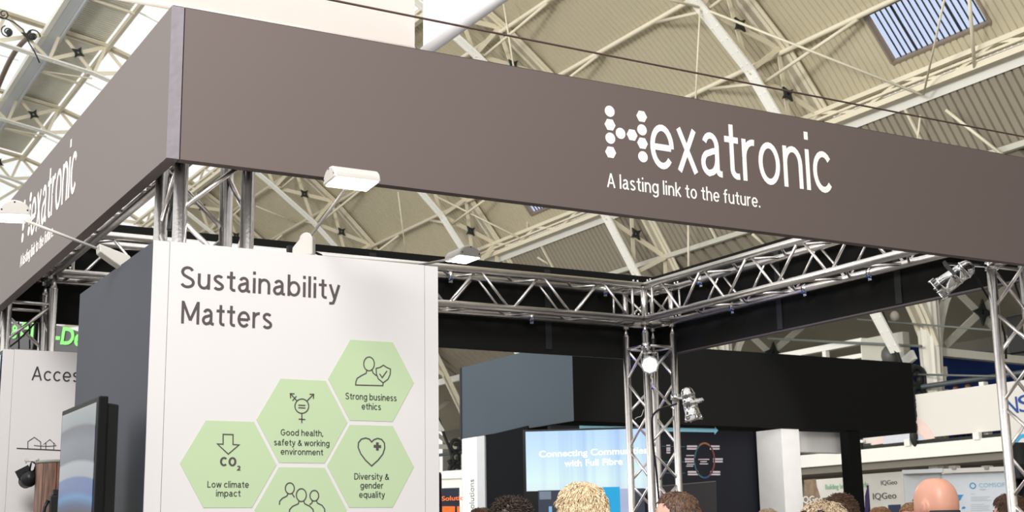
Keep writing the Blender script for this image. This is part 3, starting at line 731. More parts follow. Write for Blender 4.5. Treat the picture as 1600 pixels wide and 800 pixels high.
truss('x', S, 0, W-S, 'front box truss hidden behind the long grey fascia', .2)
truss('y', W, S, D-S, 'right box truss running forward from the rear corner', (2.639-S) % .4865)
truss('y', 0, S, D-S, 'left box truss just behind the shorter grey fascia', .2)
def corner(x, y, lbl):
    t = thing('truss_corner', lbl, 'truss', (x, y, T-S), 'truss corner blocks')
    for a in (0, S):
        for b in (0, S):
            MB().tube((x+a, y+b, T-S-.04), (x+a, y+b, T+.01), RC, 18).build('post', M_ALU, t)
    for z in (T, T-S):
        for p, q in (((0, 0), (S, 0)), ((S, 0), (S, S)), ((S, S), (0, S)), ((0, S), (0, 0))):
            MB().tube((x+p[0], y+p[1], z), (x+q[0], y+q[1], z), RC, 18).build('chord', M_ALU, t)
    for p, q in (((0, 0), (S, 0)), ((S, S), (0, S)), ((0, S), (0, 0)), ((S, 0), (S, S))):
        MB().tube((x+p[0], y+p[1], T-.03), (x+q[0], y+q[1], T-S+.03), RB, 8).build('brace', M_ALU2, t)
    MB().tube((x, y, T-S), (x+S, y+S, T-S), RB, 8).build('brace', M_ALU2, t)
corner(0, 0, 'truss corner block inside the near corner of the fascias')
corner(0, D, 'truss corner block behind the left end fascia')
corner(W, D, 'truss corner block at the rear middle of the picture')
corner(W, 0, 'truss corner block behind the right end of the long fascia')
# couplers on the outer chords that hold the rear fascias
for i, (p, lb) in enumerate([((2.87, D+S, T), 'top rear chord beside the white tower'), ((3.5, D+S, T-S), 'bottom rear chord under the back truss'), ((4.12, D+S, T), 'top rear chord near the rear corner'),
                 ((W+S, 2.62, T-S), 'lower right chord close to the rear corner'), ((W+S, 1.9, T-S), 'lower right chord, middle'), ((W+S, 1.33, T-S), 'lower right chord nearer the viewer'), ((W+S, 2.95, T), 'upper right chord by the rear corner')]):
    t = thing('coupler', 'small shiny clamp with blue bolt gripping the '+lb, 'clamp', p, 'fascia couplers')
    p = V(p); ax = V((1, 0, 0)) if p.y > D else V((0, 1, 0)); ay = V((0, 1, 0)) if p.y > D else V((1, 0, 0))
    MB().tube(p-ax*.014, p+ax*.014, RC+.007, 14).build('band', M_CHR, t)
    MB().box(p+ay*.0-V((.014, .014, .05)), p+ay*.04+V((.014, .014, -.028))).build('foot', M_CHR, t)
    MB().tube(p-V((0, 0, .03))-ay*.04, p-V((0, 0, .03)), .007, 8).build('bolt', mat('blue_anodised', (50, 90, 160), .3, .8), t)

# ================================================================== FASCIAS
ZB, ZT = 2.869, 3.418
FX = -.027; FT = .046
# left fascia
t = thing('fascia', 'short dark grey fascia running away at left with small white logo', 'fascia', (FX-FT, -.072, ZB), 'fabric fascias round the top of the stand')
MB().box((FX-FT, -.068, ZB), (FX-FT+.004, D+S+.06, ZT)).build('front_cloth', M_FAB, t)
MB().box((FX-FT+.0045, -.068, ZB), (FX-.001, D+S+.06, ZB+.004)).build('underside', M_UND, t)
MB().box((FX-FT, -.072, ZB), (FX-.003, -.0685, ZT)).build('end_cloth', M_FABE, t)
MB().box((FX-FT+.0045, -.0675, ZB+.005), (FX-.001, D+S+.06, ZT+.004)).build('frame', mat('fascia_frame_dark', (48, 42, 42), .5), t)
LF = t
# front fascia
t = thing('fascia', 'long dark grey front fascia with large white company logo and slogan', 'fascia', (0, -.072, ZB), 'fabric fascias round the top of the stand')
MB().box((FX+.001, -.072, ZB), (W+.36, -.068, ZT)).build('front_cloth', M_FAB, t)
MB().box((FX+.001, -.0675, ZB), (W+.36, -.027, ZB+.004)).build('underside', M_UND, t)
MB().box((FX+.001, -.0675, ZB+.005), (W+.36, -.027, ZT+.004)).build('frame', MATS['fascia_frame_dark'], t)
FF = t
# rear and right fascias: grey outside, black lining inside
t = thing('fascia', 'rear fascia of the stand seen from its black inner side', 'fascia', (0, D+S+.1, 2.88), 'fabric fascias round the top of the stand')
MB().box((FX, D+S+.058, 2.87), (W+.35, D+S+.085, 3.492)).build('lining', M_BLACKF, t)
MB().box((FX, D+S+.0855, 2.87), (W+.35, D+S+.10, 3.492)).build('front_cloth', M_FAB, t)
for x in (.9, 2.3, 3.65): MB().box((x, D+S+.05, 2.9), (x+.05, D+S+.0575, 3.47)).build('frame_bar', mat('dark_grey_bar', (24, 24, 26), .8), t)
t = thing('fascia', 'right fascia of the stand seen from its black inner side, sloping up to the right', 'fascia', (W+S+.1, 0, 2.88), 'fabric fascias round the top of the stand')
MB().box((W+S+.058, -.02, 2.895), (W+S+.085, D+S+.05, 3.492)).build('lining', M_BLACKF, t)
MB().box((W+S+.0855, -.02, 2.895), (W+S+.10, D+S+.05, 3.492)).build('front_cloth', M_FAB, t)
MB().box((W+S+.055, -.02, 2.885), (W+S+.10, D+S+.05, 2.8945)).build('bottom_rail', mat('plum_rail', (72, 62, 64), .5), t)
for y in (1.15, 2.2): MB().box((W+S+.05, y, 2.9), (W+S+.0575, y+.05, 3.47)).build('frame_bar', MATS['dark_grey_bar'], t)

# logo on the fascias
def logo(parent, o, ex, nrm, sc):
    """o: origin at the left foot of the dot letter, ex: reading direction; sc: metres per photo unit"""
    Z = V((0, 0, 1)); ex = V(ex); n = V(nrm)
    def P_(u, v): return V(o)+ex*(u*sc)+Z*(v*sc)
    for k_, px_, py_ in LOGO_DOTS:
        q = ony(px_, py_, -.0722); cu, cv = q.x-1.752, q.z-3.098; mm = 24 if k_ == 'c' else 6
        rr = .0238 if k_ == 'c' else .0268
        pts = [P_(cu+rr*cos(2*pi*i/mm), cv+rr*sin(2*pi*i/mm)) for i in range(mm)]
        MB().prism(pts, n*.0012).build('logo_circle' if k_ == 'c' else 'logo_hexagon', M_WINK, parent)
LOGO_DOTS = [('c', 952.5, 174), ('h', 953, 195), ('c', 953.5, 216), ('h', 954, 238), ('h', 1002.5, 182), ('c', 1003, 203), ('h', 1003.8, 224), ('c', 1004.5, 245), ('c', 969.5, 208.5), ('h', 987.5, 211)]
p0 = ony(945, 250, -.072)
logo(FF, (1.752, -.0722, 3.098), (1, 0, 0), (0, -1, 0), 1)
a = ony(1016.5, 263, -.072); b = ony(1301.5, 296, -.072)
LG0, LG1 = ony(1017.5, 262, -.0722), ony(1301, 296, -.0722)
stext('exatronic', M_WINK, FF, (LG0.x, -.0722, 3.086), (LG1.x, -.0722, 3.086), .262, w=.105, gap=.10, label='white lower-case company name')
SL0, SL1 = ony(949, 296, -.0722), ony(1188, 327, -.0722)
stext('A lasting link to the future.', M_WINK, FF, (SL0.x, -.0722, 2.974), (SL1.x, -.0722, 2.974), .059, w=.115, label='white slogan line')
ya, yb = onx(41, 365, FX-FT).y, onx(130, 235, FX-FT).y
logo(LF, (FX-FT-.0004, 2.545, 3.098), (0, -1, 0), (-1, 0, 0), 1)
l0 = onx(41, 365, FX-FT).y
stext('exatronic', M_WINK, LF, (FX-FT-.0004, 2.545-(LG0.x-1.752), 3.086), (FX-FT-.0004, 2.545-(LG1.x-1.752), 3.086), .262, w=.105, gap=.10, nrm=(-1, 0, 0), label='white lower-case company name')
stext('A lasting link to the future.', M_WINK, LF, (FX-FT-.0004, 2.545-(SL0.x-1.752), 2.974), (FX-FT-.0004, 2.545-(SL1.x-1.752), 2.974), .059, w=.115, nrm=(-1, 0, 0), label='white slogan line')

# ================================================================== TOWERS
def tower(x0, x1, y0, y1, ztop, lbl, seam=.054):
    t = thing('display_tower', lbl, 'display wall', ((x0+x1)/2, (y0+y1)/2, 0))
    MB().box((x0, y0+.004, .02), (x0+.02, y1, ztop-.004)).build('side_panel', M_DPAN, t, label='dark slate side panel')
    MB().box((x1-.02, y0+.004, .02), (x1, y1, ztop-.004)).build('side_panel', M_DPAN, t, label='dark slate side panel')
    MB().box((x0+.02, y1-.02, .02), (x1-.02, y1, ztop-.004)).build('back_panel', M_WPAN, t)
    MB().box((x0, y0, .02), (x0+seam, y0+.004, ztop)).build('front_panel', M_WPAN, t)
    MB().box((x0+seam+.002, y0-.0003, .02), (x1-seam-.002, y0+.004, ztop+.001)).build('front_panel', M_WPAN, t)
    MB().box((x1-seam, y0, .02), (x1, y0+.004, ztop)).build('front_panel', M_WPAN, t)
    MB().box((x0+.02, y0+.0045, .02), (x1-.02, y0+.025, ztop-.004)).build('frame', M_ALU, t)
    return t
Y1 = -.08
TW = tower(-.108, .95, Y1, 1.0, 2.577, 'square display tower with white lettered front, green hexagons and slate side')
T2 = tower(-.108, .95, 2.72, 3.8, 2.577, 'far left white display wall lettered in dark grey behind the screen')
def TP(px, py): return ony(px, py, Y1-.0008)
def tline(s, x0, x1, zb_, cap, m=M_INK, off=-.006, parent=TW, y=Y1-.0006, name='lettering'):
    return stext(s, m, parent, (x0, y, zb_), (x1, y, zb_), cap, w=.118)
def tpx(s, pl, pr, yb, cap_px, m=M_INK2, off=-.005, parent=TW, Y=None):
    Y = (Y1-.0018) if Y is None else Y
    a = ony(pl, yb, Y); b = ony(pr, yb, Y); c = ony(pl, yb-cap_px, Y); z = a.z
    return stext(s, m, parent, (a.x, Y, z), (b.x, Y, z), c.z-a.z, w=(.19 if off > 0 else .105))
a, b = TP(281, 447), TP(530, 462)
tline('Sustainability', a.x, b.x+.002, 2.424, .073)
a = TP(283, 502); tline('Matters', a.x, TP(425, 512).x, 2.303, .076)
HX = [(.170, 1.841, 'hexagon with a downward arrow'), (.427, 1.991, 'hexagon about health'), (.684, 2.141, 'hexagon about ethics'), (.684, 1.841, 'hexagon with a heart'), (.427, 1.691, 'hexagon with three people')]
HXO = []
for cx, cz, lb in HX:
    HXO.append(MB().prism([(cx+.1655*cos(pi*i/3), Y1-.0004, cz+.1645*sin(pi*i/3)) for i in range(6)], (0, -.0012, 0)).build('hexagon', M_GREEN, TW, label='pale green '+lb))
def IC(*polys): return [(['c'] if p[0] == 'c' else [])+[ony(x, y, Y1-.0017) for x, y in (p[1:] if p[0] == 'c' else p)] for p in polys]
def ell(cx, cy, rx, ry, n=26, a0=0, a1=360):
    return [(cx+rx*cos(radians(a0+(a1-a0)*i/n)), cy+ry*sin(radians(a0+(a1-a0)*i/n))) for i in range(n+(0 if a1-a0 == 360 else 1))]
IW = .0036
strokes(IC(['c', (348.5, 678.5), (364, 679), (364, 694.5), (373.5, 695), (356.5, 709.5), (339.5, 693.5), (348.5, 694)]), IW, 'icon', M_INK, HXO[0], (0, -1, 0), label='outlined downward arrow')
tpx('CO', 343.5, 369, 728, 14, M_INK, off=.018, parent=HXO[0]); tpx('2', 370, 375.5, 735, 7.5, M_INK, off=.012, parent=HXO[0])
tpx('Low climate', 324, 388.5, 761.5, 10, parent=HXO[0]); tpx('impact', 337.5, 375.5, 775.5, 10, parent=HXO[0])
strokes(IC(['c']+ell(471.5, 634.5, 10.8, 11.2), [(466, 633), (477, 633.5)], [(466, 637), (477, 637.5)], [(471.5, 646), (471.5, 661)], [(466.5, 654.8), (476.8, 655.4)],
           [(463.5, 626), (454, 615.5)], [(454, 622), (453.5, 615), (460, 615.3)], [(457, 626), (463, 619)], [(479.5, 626.5), (489.5, 616.3)], [(483.5, 616), (490, 616), (489.5, 623)]), IW, 'icon', M_INK, HXO[1], (0, -1, 0), label='gender equality symbol')
tpx('Good health,', 438.5, 504.5, 680, 9.5, parent=HXO[1]); tpx('safety & working', 428, 514.5, 695.5, 9.5, parent=HXO[1]); tpx('environment', 438.5, 504.5, 710, 9.5, parent=HXO[1])
strokes(IC(['c']+ell(576.5, 568.5, 8.3, 10.8), [(573, 577.5), (572, 583), (565, 586.5), (558, 591), (556, 596), (555.5, 601.5), (598, 602.5), (598.5, 598)], [(581, 577.5), (583, 583), (588, 587)],
           ['c', (599, 570.5), (604, 574), (610, 576.5), (609.5, 585), (606, 592.5), (598.5, 598), (591, 592), (588, 584), (587.5, 575.5), (593.5, 574)], [(593, 584), (597, 590), (604.5, 579.5)]), IW, 'icon', M_INK, HXO[2], (0, -1, 0), label='outlined person with shield')
tpx('Strong business', 539.5, 619.5, 623.5, 10, parent=HXO[2]); tpx('ethics', 565, 595, 639.5, 10, parent=HXO[2])
heart = [(580.5, 690.5), (577, 686), (571, 684.3), (564.5, 686), (560, 691.5), (559.5, 699), (563.5, 709), (571, 719), (580.5, 728), (590.5, 719), (598, 709.5), (601, 700), (600.5, 692), (596, 686.5), (590, 684.8), (584, 687)]
strokes(IC(['c']+heart), IW*1.15, 'icon', M_INK, HXO[3], (0, -1, 0), label='outlined heart')
MB().prism([ony(x, y, Y1-.0017) for x, y in ((587.5, 691), (591.5, 691.3), (591.5, 695.3), (595.3, 695.6), (595.3, 700), (591.5, 699.7), (591.5, 704), (587.5, 703.6), (587.5, 699.6), (583.8, 699.2), (583.8, 695), (587.5, 695.2))], (0, -.0012, 0)).build('icon', M_INK, HXO[3], label='solid plus sign')
tpx('Diversity &', 553.5, 607.5, 749, 9.8, parent=HXO[3]); tpx('gender', 563, 598.5, 763, 9.8, parent=HXO[3]); tpx('equality', 561, 601, 777.5, 9.8, parent=HXO[3])
strokes(IC(['c']+ell(452.7, 763, 7, 8.6), [(450, 771), (448, 775), (441, 778.5), (437, 783), (436.5, 788.5)], [(456, 771), (460, 777)],
           ['c']+ell(470.7, 773.5, 7.8, 10), [(467, 783), (466, 787), (457, 791), (452.5, 796), (451.5, 806)], [(474.5, 783), (476, 787), (484, 791), (489, 796), (490.5, 806)],
           ['c']+ell(491, 774.5, 6.8, 8.3), [(488.5, 782), (487, 786), (483.5, 788.5)], [(494, 782), (496, 786), (503, 789.5), (507, 795), (508, 806)]), IW, 'icon', M_INK, HXO[4], (0, -1, 0), label='outline of three people')
# far wall print
tpx('Access', 49.5, 137, 594, 21.5, M_INK2, off=-.008, parent=T2, Y=2.72-.0012)
def I2(*polys): return [(['c'] if p[0] == 'c' else [])+[ony(x, y, 2.7188) for x, y in (p[1:] if p[0] == 'c' else p)] for p in polys]
strokes(I2([(26, 700.5), (110, 704.5)]), .0055, 'icon', M_INK2, T2, (0, -1, 0), label='ground line under two house outlines')
strokes(I2([(43.5, 701), (43.5, 690), (53.5, 683.3), (63.5, 690.5), (63.8, 702)], [(71.5, 702), (71.8, 692), (67.5, 694.5), (78, 686.8), (87.5, 696), (84, 692), (84, 703)], [(53, 696), (62, 697), (75, 697.3), (88, 696.5)]), .0036, 'icon', M_INK2, T2, (0, -1, 0), label='two outlined houses')
# white-blue return screen at the extreme left
o = MB().box((-.128, 2.75, .02), (-.112, 3.8, 2.55)).build('side_screen', mat('pale_blue_screen', (206, 226, 236), .3)); tag(o, 'pale blue glossy return panel at the extreme left', 'panel')

# ================================================================== THINGS ON AND ROUND THE TOWERS
# television
M_TVB = mat('television_black', (9, 10, 13), .5, spec=.15, var=.05)
t = thing('television', 'slim black television mounted on the slate tower side showing a blue scene', 'television', (-.25, 0, 1.05))
yn, yf = -.235, .29; zt_, zb_ = 2.035, 1.10; xf = -.30
MB().box((xf, yn, zb_), (xf+.03, yf, zt_)).build('bezel', M_TVB, t, bevel=.004)
pr = [(xf+.03, yn+.005), (xf+.075, yn+.05), (xf+.08, yn+.1), (xf+.08, yf-.1), (xf+.075, yf-.05), (xf+.03, yf-.005)]
MB().prism([(p[0], p[1], zb_+.03) for p in pr], (0, 0, zt_-zb_-.05)).build('housing', M_TVB, t, bevel=.005)
def tvmat():
    m = bpy.data.materials.new('television_picture'); m.use_nodes = True; t_ = m.node_tree; b = t_.nodes['Principled BSDF']
    g = t_.nodes.new('ShaderNodeTexCoord'); s = t_.nodes.new('ShaderNodeSeparateXYZ'); t_.links.new(g.outputs['Object'], s.inputs[0])
    # picture: bands bowed across the screen
    sq = t_.nodes.new('ShaderNodeMath'); sq.operation = 'POWER'; ab = t_.nodes.new('ShaderNodeMath'); ab.operation = 'SUBTRACT'; ab.inputs[1].default_value = .08
    t_.links.new(s.outputs['Y'], ab.inputs[0]); t_.links.new(ab.outputs[0], sq.inputs[0]); sq.inputs[1].default_value = 2
    ma = t_.nodes.new('ShaderNodeMath'); ma.operation = 'MULTIPLY_ADD'; ma.inputs[1].default_value = .22; t_.links.new(sq.outputs[0], ma.inputs[0]); t_.links.new(s.outputs['Z'], ma.inputs[2])
    mr = t_.nodes.new('ShaderNodeMapRange'); mr.inputs[1].default_value = .60; mr.inputs[2].default_value = .97; t_.links.new(ma.outputs[0], mr.inputs[0])
    r = t_.nodes.new('ShaderNodeValToRGB'); r.color_ramp.interpolation = 'LINEAR'; els = r.color_ramp.elements
    st = [(0, (22, 40, 62)), (.10, (26, 40, 66)), (.17, (30, 70, 120)), (.24, (54, 130, 190)), (.29, (30, 80, 150)), (.40, (36, 84, 150)), (.42, (150, 156, 164)), (.53, (160, 164, 172)), (.56, (72, 78, 92)), (.72, (96, 104, 120)), (.84, (60, 64, 80)), (.87, (128, 136, 140)), (1, (150, 156, 156))]
    while len(els) < len(st): els.new(.5)
    for e, (p, c) in zip(els, st): e.position = p; e.color = (*lin(c), 1)
    t_.links.new(mr.outputs[0], r.inputs[0]); t_.links.new(r.outputs[0], b.inputs['Emission Color']); b.inputs['Emission Strength'].default_value = .7; b.inputs['Specular IOR Level'].default_value = .25
    b.inputs['Base Color'].default_value = (.01, .01, .012, 1); b.inputs['Roughness'].default_value = .12
    return m
MB().box((xf-.002, yn+.022, zb_+.02), (xf-.0002, yf-.018, zt_-.018)).build('screen', tvmat(), t)
MB().box((xf-.003, yn+.06, 1.70), (xf-.0021, yn+.20, 1.90)).build('picture_detail', mat('tv_red', (120, 30, 50), .3, emis=(120, 60, 80), estr=.15), t) if 0 else None
MB().box((xf+.08, -.05, 1.4), (-.109, .1, 1.65)).build('wall_bracket', M_TVB, t)
# wooden post
t = thing('wooden_post', 'round wooden post of dark vertical planks in front of the far white wall', 'post', (.22, 2.45, 0))
for i in range(14):
    a0, a1 = 2*pi*i/14, 2*pi*(i+1)/14-.03; c = V((.22, 2.45, 0)); ro, ri = .185, .165
    pts = [c+V((ro*cos(a0+(a1-a0)*j/3), ro*sin(a0+(a1-a0)*j/3), 0)) for j in range(4)]+[c+V((ri*cos(a1-(a1-a0)*j/3), ri*sin(a1-(a1-a0)*j/3), 0)) for j in range(4)]
    MB().prism(pts, (0, 0, 1.985)).build('plank', M_WOOD, t)
MB().lathe([(.178, 0), (.187, .003), (.187, .014), (.178, .016)], 32, Matrix.Translation((.22, 2.45, 1.985))).build('rim', mat('grey_green_rim', (110, 112, 100), .5), t)
# hook with closure
t = thing('wall_hook', 'grey metal peg on the white wall beside the wooden post', 'hook', ony(50, 719, 2.6))
c = ony(40, 720, 2.6); d = ony(58, 720, 2.45)
MB().tube(c, c+V((.004, -.0, 0)), .014, 10).tube(c, d, .006, 8).tube(d, d+V((.003, 0, .012)), .008, 8).build('peg', M_GPL, t)
t = thing('cable_closure', 'black domed cable closure hanging from the peg beside the wooden post', 'cable closure', ony(45, 745, 2.5))
c = ony(45, 748, 2.5); Mx = Matrix.Translation(c) @ Matrix.Rotation(radians(72), 4, 'X') @ Matrix.Rotation(radians(12), 4, 'Y')
MB().lathe([(.02, -.05), (.034, -.045), (.037, -.01), (.041, -.008), (.041, .008), (.033, .012), (.028, .035), (.01, .042)], 20, Mx).build('dome', M_BPL, t)
MB().obox(c+V((-.055, 0, .012)), c+V((.005, 0, .045)), .05, .006, up=(0, 1, 0)).obox(c+V((.055, 0, -.005)), c+V((.015, 0, .04)), .05, .006, up=(0, 1, 0)).build('hood', M_BPL, t)
e = ony(50, 721, 2.5)
MB().path([c+V((.0, 0, .035)), c+V((.005, -.005, .07)), e, c+V((.03, -.005, .07)), c+V((.022, 0, .035))], .005, 6).build('loop', M_BPL, t)
t = thing('cable_box', 'black cable connector box fixed to the wooden post beside the screen', 'connector box', ony(85, 790, 2.26))
c = ony(85, 792, 2.26)
MB().box(c-V((.025, .02, .09)), c+V((.03, .02, .055))).build('housing', M_BPL, t, bevel=.006)
MB().box(c+V((-.012, -.02, .056)), c+V((.012, .02, .08))).build('cap', M_BPL, t)
MB().path([c+V((-.03, 0, .03)), c+V((-.045, 0, 0)), c+V((-.05, 0, -.05)), c+V((-.04, 0, -.1))], .009, 6).build('cable', M_BPL, t)

# ---- arm lamps
def arm_lamp(head, axis, base, face, lbl, L=.135, R_=.05, showbase=True, btop=None):
    """head centre, axis = length direction of the half-round head, base point on the wall top"""
    t = thing('arm_lamp', lbl, 'lamp', base, 'white arm lamps along the tower tops')
    head, ax, base = V(head), V(axis).normalized(), V(base); fz = V(face).normalized()   # fz: direction the light faces
    fy = fz.cross(ax).normalized()
    n = 14; prof = [(R_*1.05*cos(pi*i/n), .85*R_*sin(pi*i/n)) for i in range(n+1)]
    prof = [(R_*1.05, -.006)]+prof+[(-R_*1.05, -.006)]
    def ring(off, sc_=1): return [head+ax*off+fy*(p[0]*sc_)-fz*(p[1]*sc_) for p in prof]
    mb = MB(); stn = [(-L/2-.006, .86), (-L/2-.003, .96), (-L/2, 1), (L/2, 1), (L/2+.003, .96), (L/2+.006, .86)]
    rings = [[mb.b.verts.new(p) for p in ring(o_, s_)] for o_, s_ in stn]; m_ = len(prof)
    for A, B in zip(rings, rings[1:]):
        for i in range(m_):
            f = mb.b.faces.new((A[i], A[(i+1) % m_], B[(i+1) % m_], B[i]))
    mb.b.faces.new(rings[0][::-1]); mb.b.faces.new(rings[-1]); mb.build('head', M_WPL, t)
    a = L/2-.004; w_ = R_*.98
    MB().prism([head+ax*a+fy*w_+fz*.0065, head+ax*a-fy*w_+fz*.0065, head-ax*a-fy*w_+fz*.0065, head-ax*a+fy*w_+fz*.0065], fz*.003).build('light_panel', M_LAMP, t)
    for s_ in (-1, 1):
        for p in (prof[2], prof[1+n//2], prof[-3]):
            q = head+ax*(s_*(L/2+.0055))+fy*(p[0]*.80)-fz*(p[1]*.80); MB().tube(q, q+ax*s_*.0012, .0032, 8).build('screw', M_BPL, t)
    top = V(btop) if btop else base+V((0, 0, .05))
    hd = head-fz*.004+(top-head).normalized()*R_*.9
    MB().tube(top, hd, .0055, 10).build('arm', M_WPL, t)
    return t, top
# lamp over the lettered front
b2 = V((ony(478, 388, -.05).x, -.05, 2.577)); hd = ony(550, 284, -.50)
t, top = arm_lamp(hd, (1, 0, 0), b2, (0, -.08, -1), 'white half-round arm lamp raised in front of the long fascia', L=.152, R_=.050, btop=b2+V((.012, -.012, .072)))
def lamp_base(t, c, out):
    """rounded upright base body on the wall edge; c bottom centre; out outward direction"""
    c, out = V(c), V(out); s_ = out.cross(V((0, 0, 1))); mb = MB()
    pts = [(-.045, 0), (.03, 0), (.03, .05)]+[(.005+.025*cos(radians(q)), .06+.025*sin(radians(q))) for q in range(0, 181, 20)]+[(-.045, .03)]
    mb.prism([c+out*p[0]+V((0, 0, p[1]))-s_*.022 for p in pts], s_*.044).build('base', M_WPL, t, bevel=.006)
    MB().box(c-out*.055-V((.014, .014, -.002)), c-out*.045+V((.014, .014, .04))).build('plug', M_BPL, t)
    MB().path([c+V((.03, .02, .02)), c+V((.05, .03, .025)), c+V((.07, .03, .018)), c+V((.085, .04, .0))], .005, 6).build('cable', M_BPL, t)
lamp_base(t, b2+V((0, 0, -.002)), (.8, -.6, 0))
# lamp on the left side
b1 = onx(190, 402, -.10); b1.z = 2.577; hd = ony(17, 338, b1.y-.02)
t, top = arm_lamp(hd, (0, 1, 0), b1, (.06, 0, -1), 'white arm lamp reaching over the left edge from the slate tower side', L=.13, R_=.052, btop=ony(151, 388, b1.y))
c = ony(172, 397, b1.y); e0 = ony(152, 388, b1.y); e1 = ony(200, 406, b1.y); dd = (e1-e0)
MB().prism([e0+V((0, -.03, .012)), e1+V((0, -.03, .010)), e1+V((.02, -.03, -.035)), e1+V((-.01, -.03, -.045)), e0+dd*.5+V((0, -.03, -.035)), e0+V((0.004, -.03, -.018))], (0, .06, 0)).build('base', M_WPL, t, bevel=.004)
MB().box(e1+V((-.02, -.02, -.05)), e1+V((.03, .02, -.01))).build('plug', M_BPL, t)
# lamp on the right side
b3 = V((.965, .60, 2.577)); hd = ony(723, 403, .70)
t, top = arm_lamp(hd, (0, 1, 0), b3, (-.03, -.0, -1), 'white half-round arm lamp at the right top corner of the lettered tower', L=.14, R_=.051, btop=ony(655, 414, .60))
MB().box(b3+V((-.05, -.025, -.02)), b3+V((.0, .025, .035))).build('base', M_WPL, t, bevel=.005)

# ---- PAR spotlights
def par(loc, direction, clampto, lbl, lit=True, sc_=1.0, roll=0):
    t = thing('spotlight', lbl, 'spotlight', loc, 'polished can spotlights on the truss')
    d = V(direction).normalized(); q = d.to_track_quat('-Z', 'Y').to_matrix().to_4x4(); Mx = Matrix.Translation(loc) @ q @ Matrix.Scale(sc_, 4)
    MB().lathe([(.006, .125), (.022, .122), (.037, .108), (.044, .088), (.046, .08), (.049, .079), (.049, .07), (.045, .069), (.045, .03), (.048, .029), (.048, .022), (.045, .021), (.048, -.02), (.050, -.055), (.053, -.056), (.053, -.066), (.050, -.067), (.050, -.09), (.047, -.09), (.044, -.05), (.04, 0)], 28, Mx, cap=False).build('can', M_CHR, t)
    MB().lathe([(.05, -.092), (.064, -.092), (.064, -.097), (.052, -.097), (.05, -.092)], 8, Mx, smooth=False, cap=False).build('colour_frame', M_CHR, t)
    for i in range(3):
        a = 2*pi*i/3+.5; MB().box((-.006, -.004, -.1), (.006, .012, -.07)).build('clip', M_CHR, t).data.transform(Matrix.Translation(-V(t.location)) @ Mx @ Matrix.Rotation(a, 4, 'Z') @ Matrix.Translation((0, .056, 0)) @ Matrix.Translation(V(t.location)*1) if 0 else Matrix())
    for i in range(4):
        a = pi/2*i+.4; p = Mx @ V((.057*cos(a), .057*sin(a), -.07)); p2 = Mx @ V((.057*cos(a), .057*sin(a), -.104)); MB().tube(p, p2, .006*sc_, 6).build('clip', M_CHR, t)
    MB().lathe([(.0005, -.085), (.046, -.085), (.046, -.083), (.0005, -.083)], 24, Mx).build('lens', M_LENS if lit else mat('clear_lens', (180, 180, 180), .1), t)
    # yoke
    yk = [Mx @ V(p) for p in ((-.05, 0, .02), (-.05, 0, .0201), (-.058, 0, .02), (-.058, .085, .02), (.058, .085, .02), (.058, 0, .02), (.05, 0, .0201), (.05, 0, .02))]
    for p, q_ in zip(yk, yk[1:]): MB().obox(p, q_, .004*sc_, .018*sc_, up=d).build('yoke', M_CHR, t) if (p-q_).length > .02 else None
    m_ = (yk[3]+yk[4])/2; cl = V(clampto)
    MB().obox(m_, cl, .02, .012).build('clamp_arm', M_CHR, t)
    MB().tube(cl-V((0, 0, .02)), cl+V((0, 0, .02)), .034, 14).build('clamp', M_CHR, t)
    return t
par(V((4.235, 3.19, 2.765)), (CX-4.235, CY-3.19, -1.15), (W, D, 2.92), 'lit spotlight facing the viewer on the back truss leg')
lp = ond(1079, 634, 9.05); par(lp, (.16, -.12, -1), (W+S, D, 2.565), 'polished spotlight hanging to the right of the back truss leg, pointing down', lit=False)
c3 = ony(1549, 416, S); lp = ond(1488, 436, 6.95); par(lp, ond(1462, 456, 7.03)-ond(1500, 428, 7.0), c3, 'bright polished spotlight clamped to the right truss leg pointing down left', lit=False, sc_=1.0)
l = bpy.data.lights.new('spot_wash', 'SPOT'); l.energy = 30; l.spot_size = radians(60); l.shadow_soft_size = .04; l.color = (1, .93, .8)
o = bpy.data.objects.new('spot_wash', l); COL.objects.link(o); o.location = (4.235-.12, 3.19-.16, 2.74); o.rotation_euler = V((-5.5, -7.7, -1.15)).to_track_quat('-Z', 'Y').to_euler()
# cables on truss
def cable(pts, r_, lbl, m=M_BPL, grp=None, nm='cable', cat='cable'):
    # catmull-rom
    P_ = [V(p) for p in pts]; out = []
    for i in range(len(P_)-1):
        a, b, c, d = P_[max(i-1, 0)], P_[i], P_[i+1], P_[min(i+2, len(P_)-1)]
        for s in range(6):
            u = s/6; out.append(.5*((2*b)+(c-a)*u+(2*a-5*b+4*c-d)*u*u+(3*b-a-3*c+d)*u**3))
    out.append(P_[-1]); o = MB().path(out, r_, 6).build(nm, m); return tag(o, lbl, cat, grp)
Z0 = 7.2
cable([ond(1523, 427, 7.0), ond(1535, 450, 7.05), ond(1548, 472, 7.1), ond(1562, 500, 7.15), ond(1570, 525, 7.25), ond(1572, 560, 7.35)], .006, 'black cable looping from the right spotlight to the truss leg')
cable([ond(1583, 430, 7.3), ond(1588, 450, 7.3), ond(1596, 470, 7.3), ond(1606, 495, 7.3)], .006, 'black cable crossing the truss at the right edge')
cable([ond(1057, 640-9, 9.0), ond(1048, 634, 9.05), ond(1030, 640, 9.1), ond(1020, 650, 9.15), ond(1019, 668, 9.2), ond(1021, 700, 9.2), ond(1026, 740, 9.2), ond(1030, 790, 9.2)], .007, 'black cable running down inside the back truss leg')
cable([ond(1006, 640, 8.95), ond(1002, 650, 8.9), ond(996, 652, 8.9), ond(992, 655, 8.9)], .0025, 'thin loose white wire on the back truss leg', M_WPL)
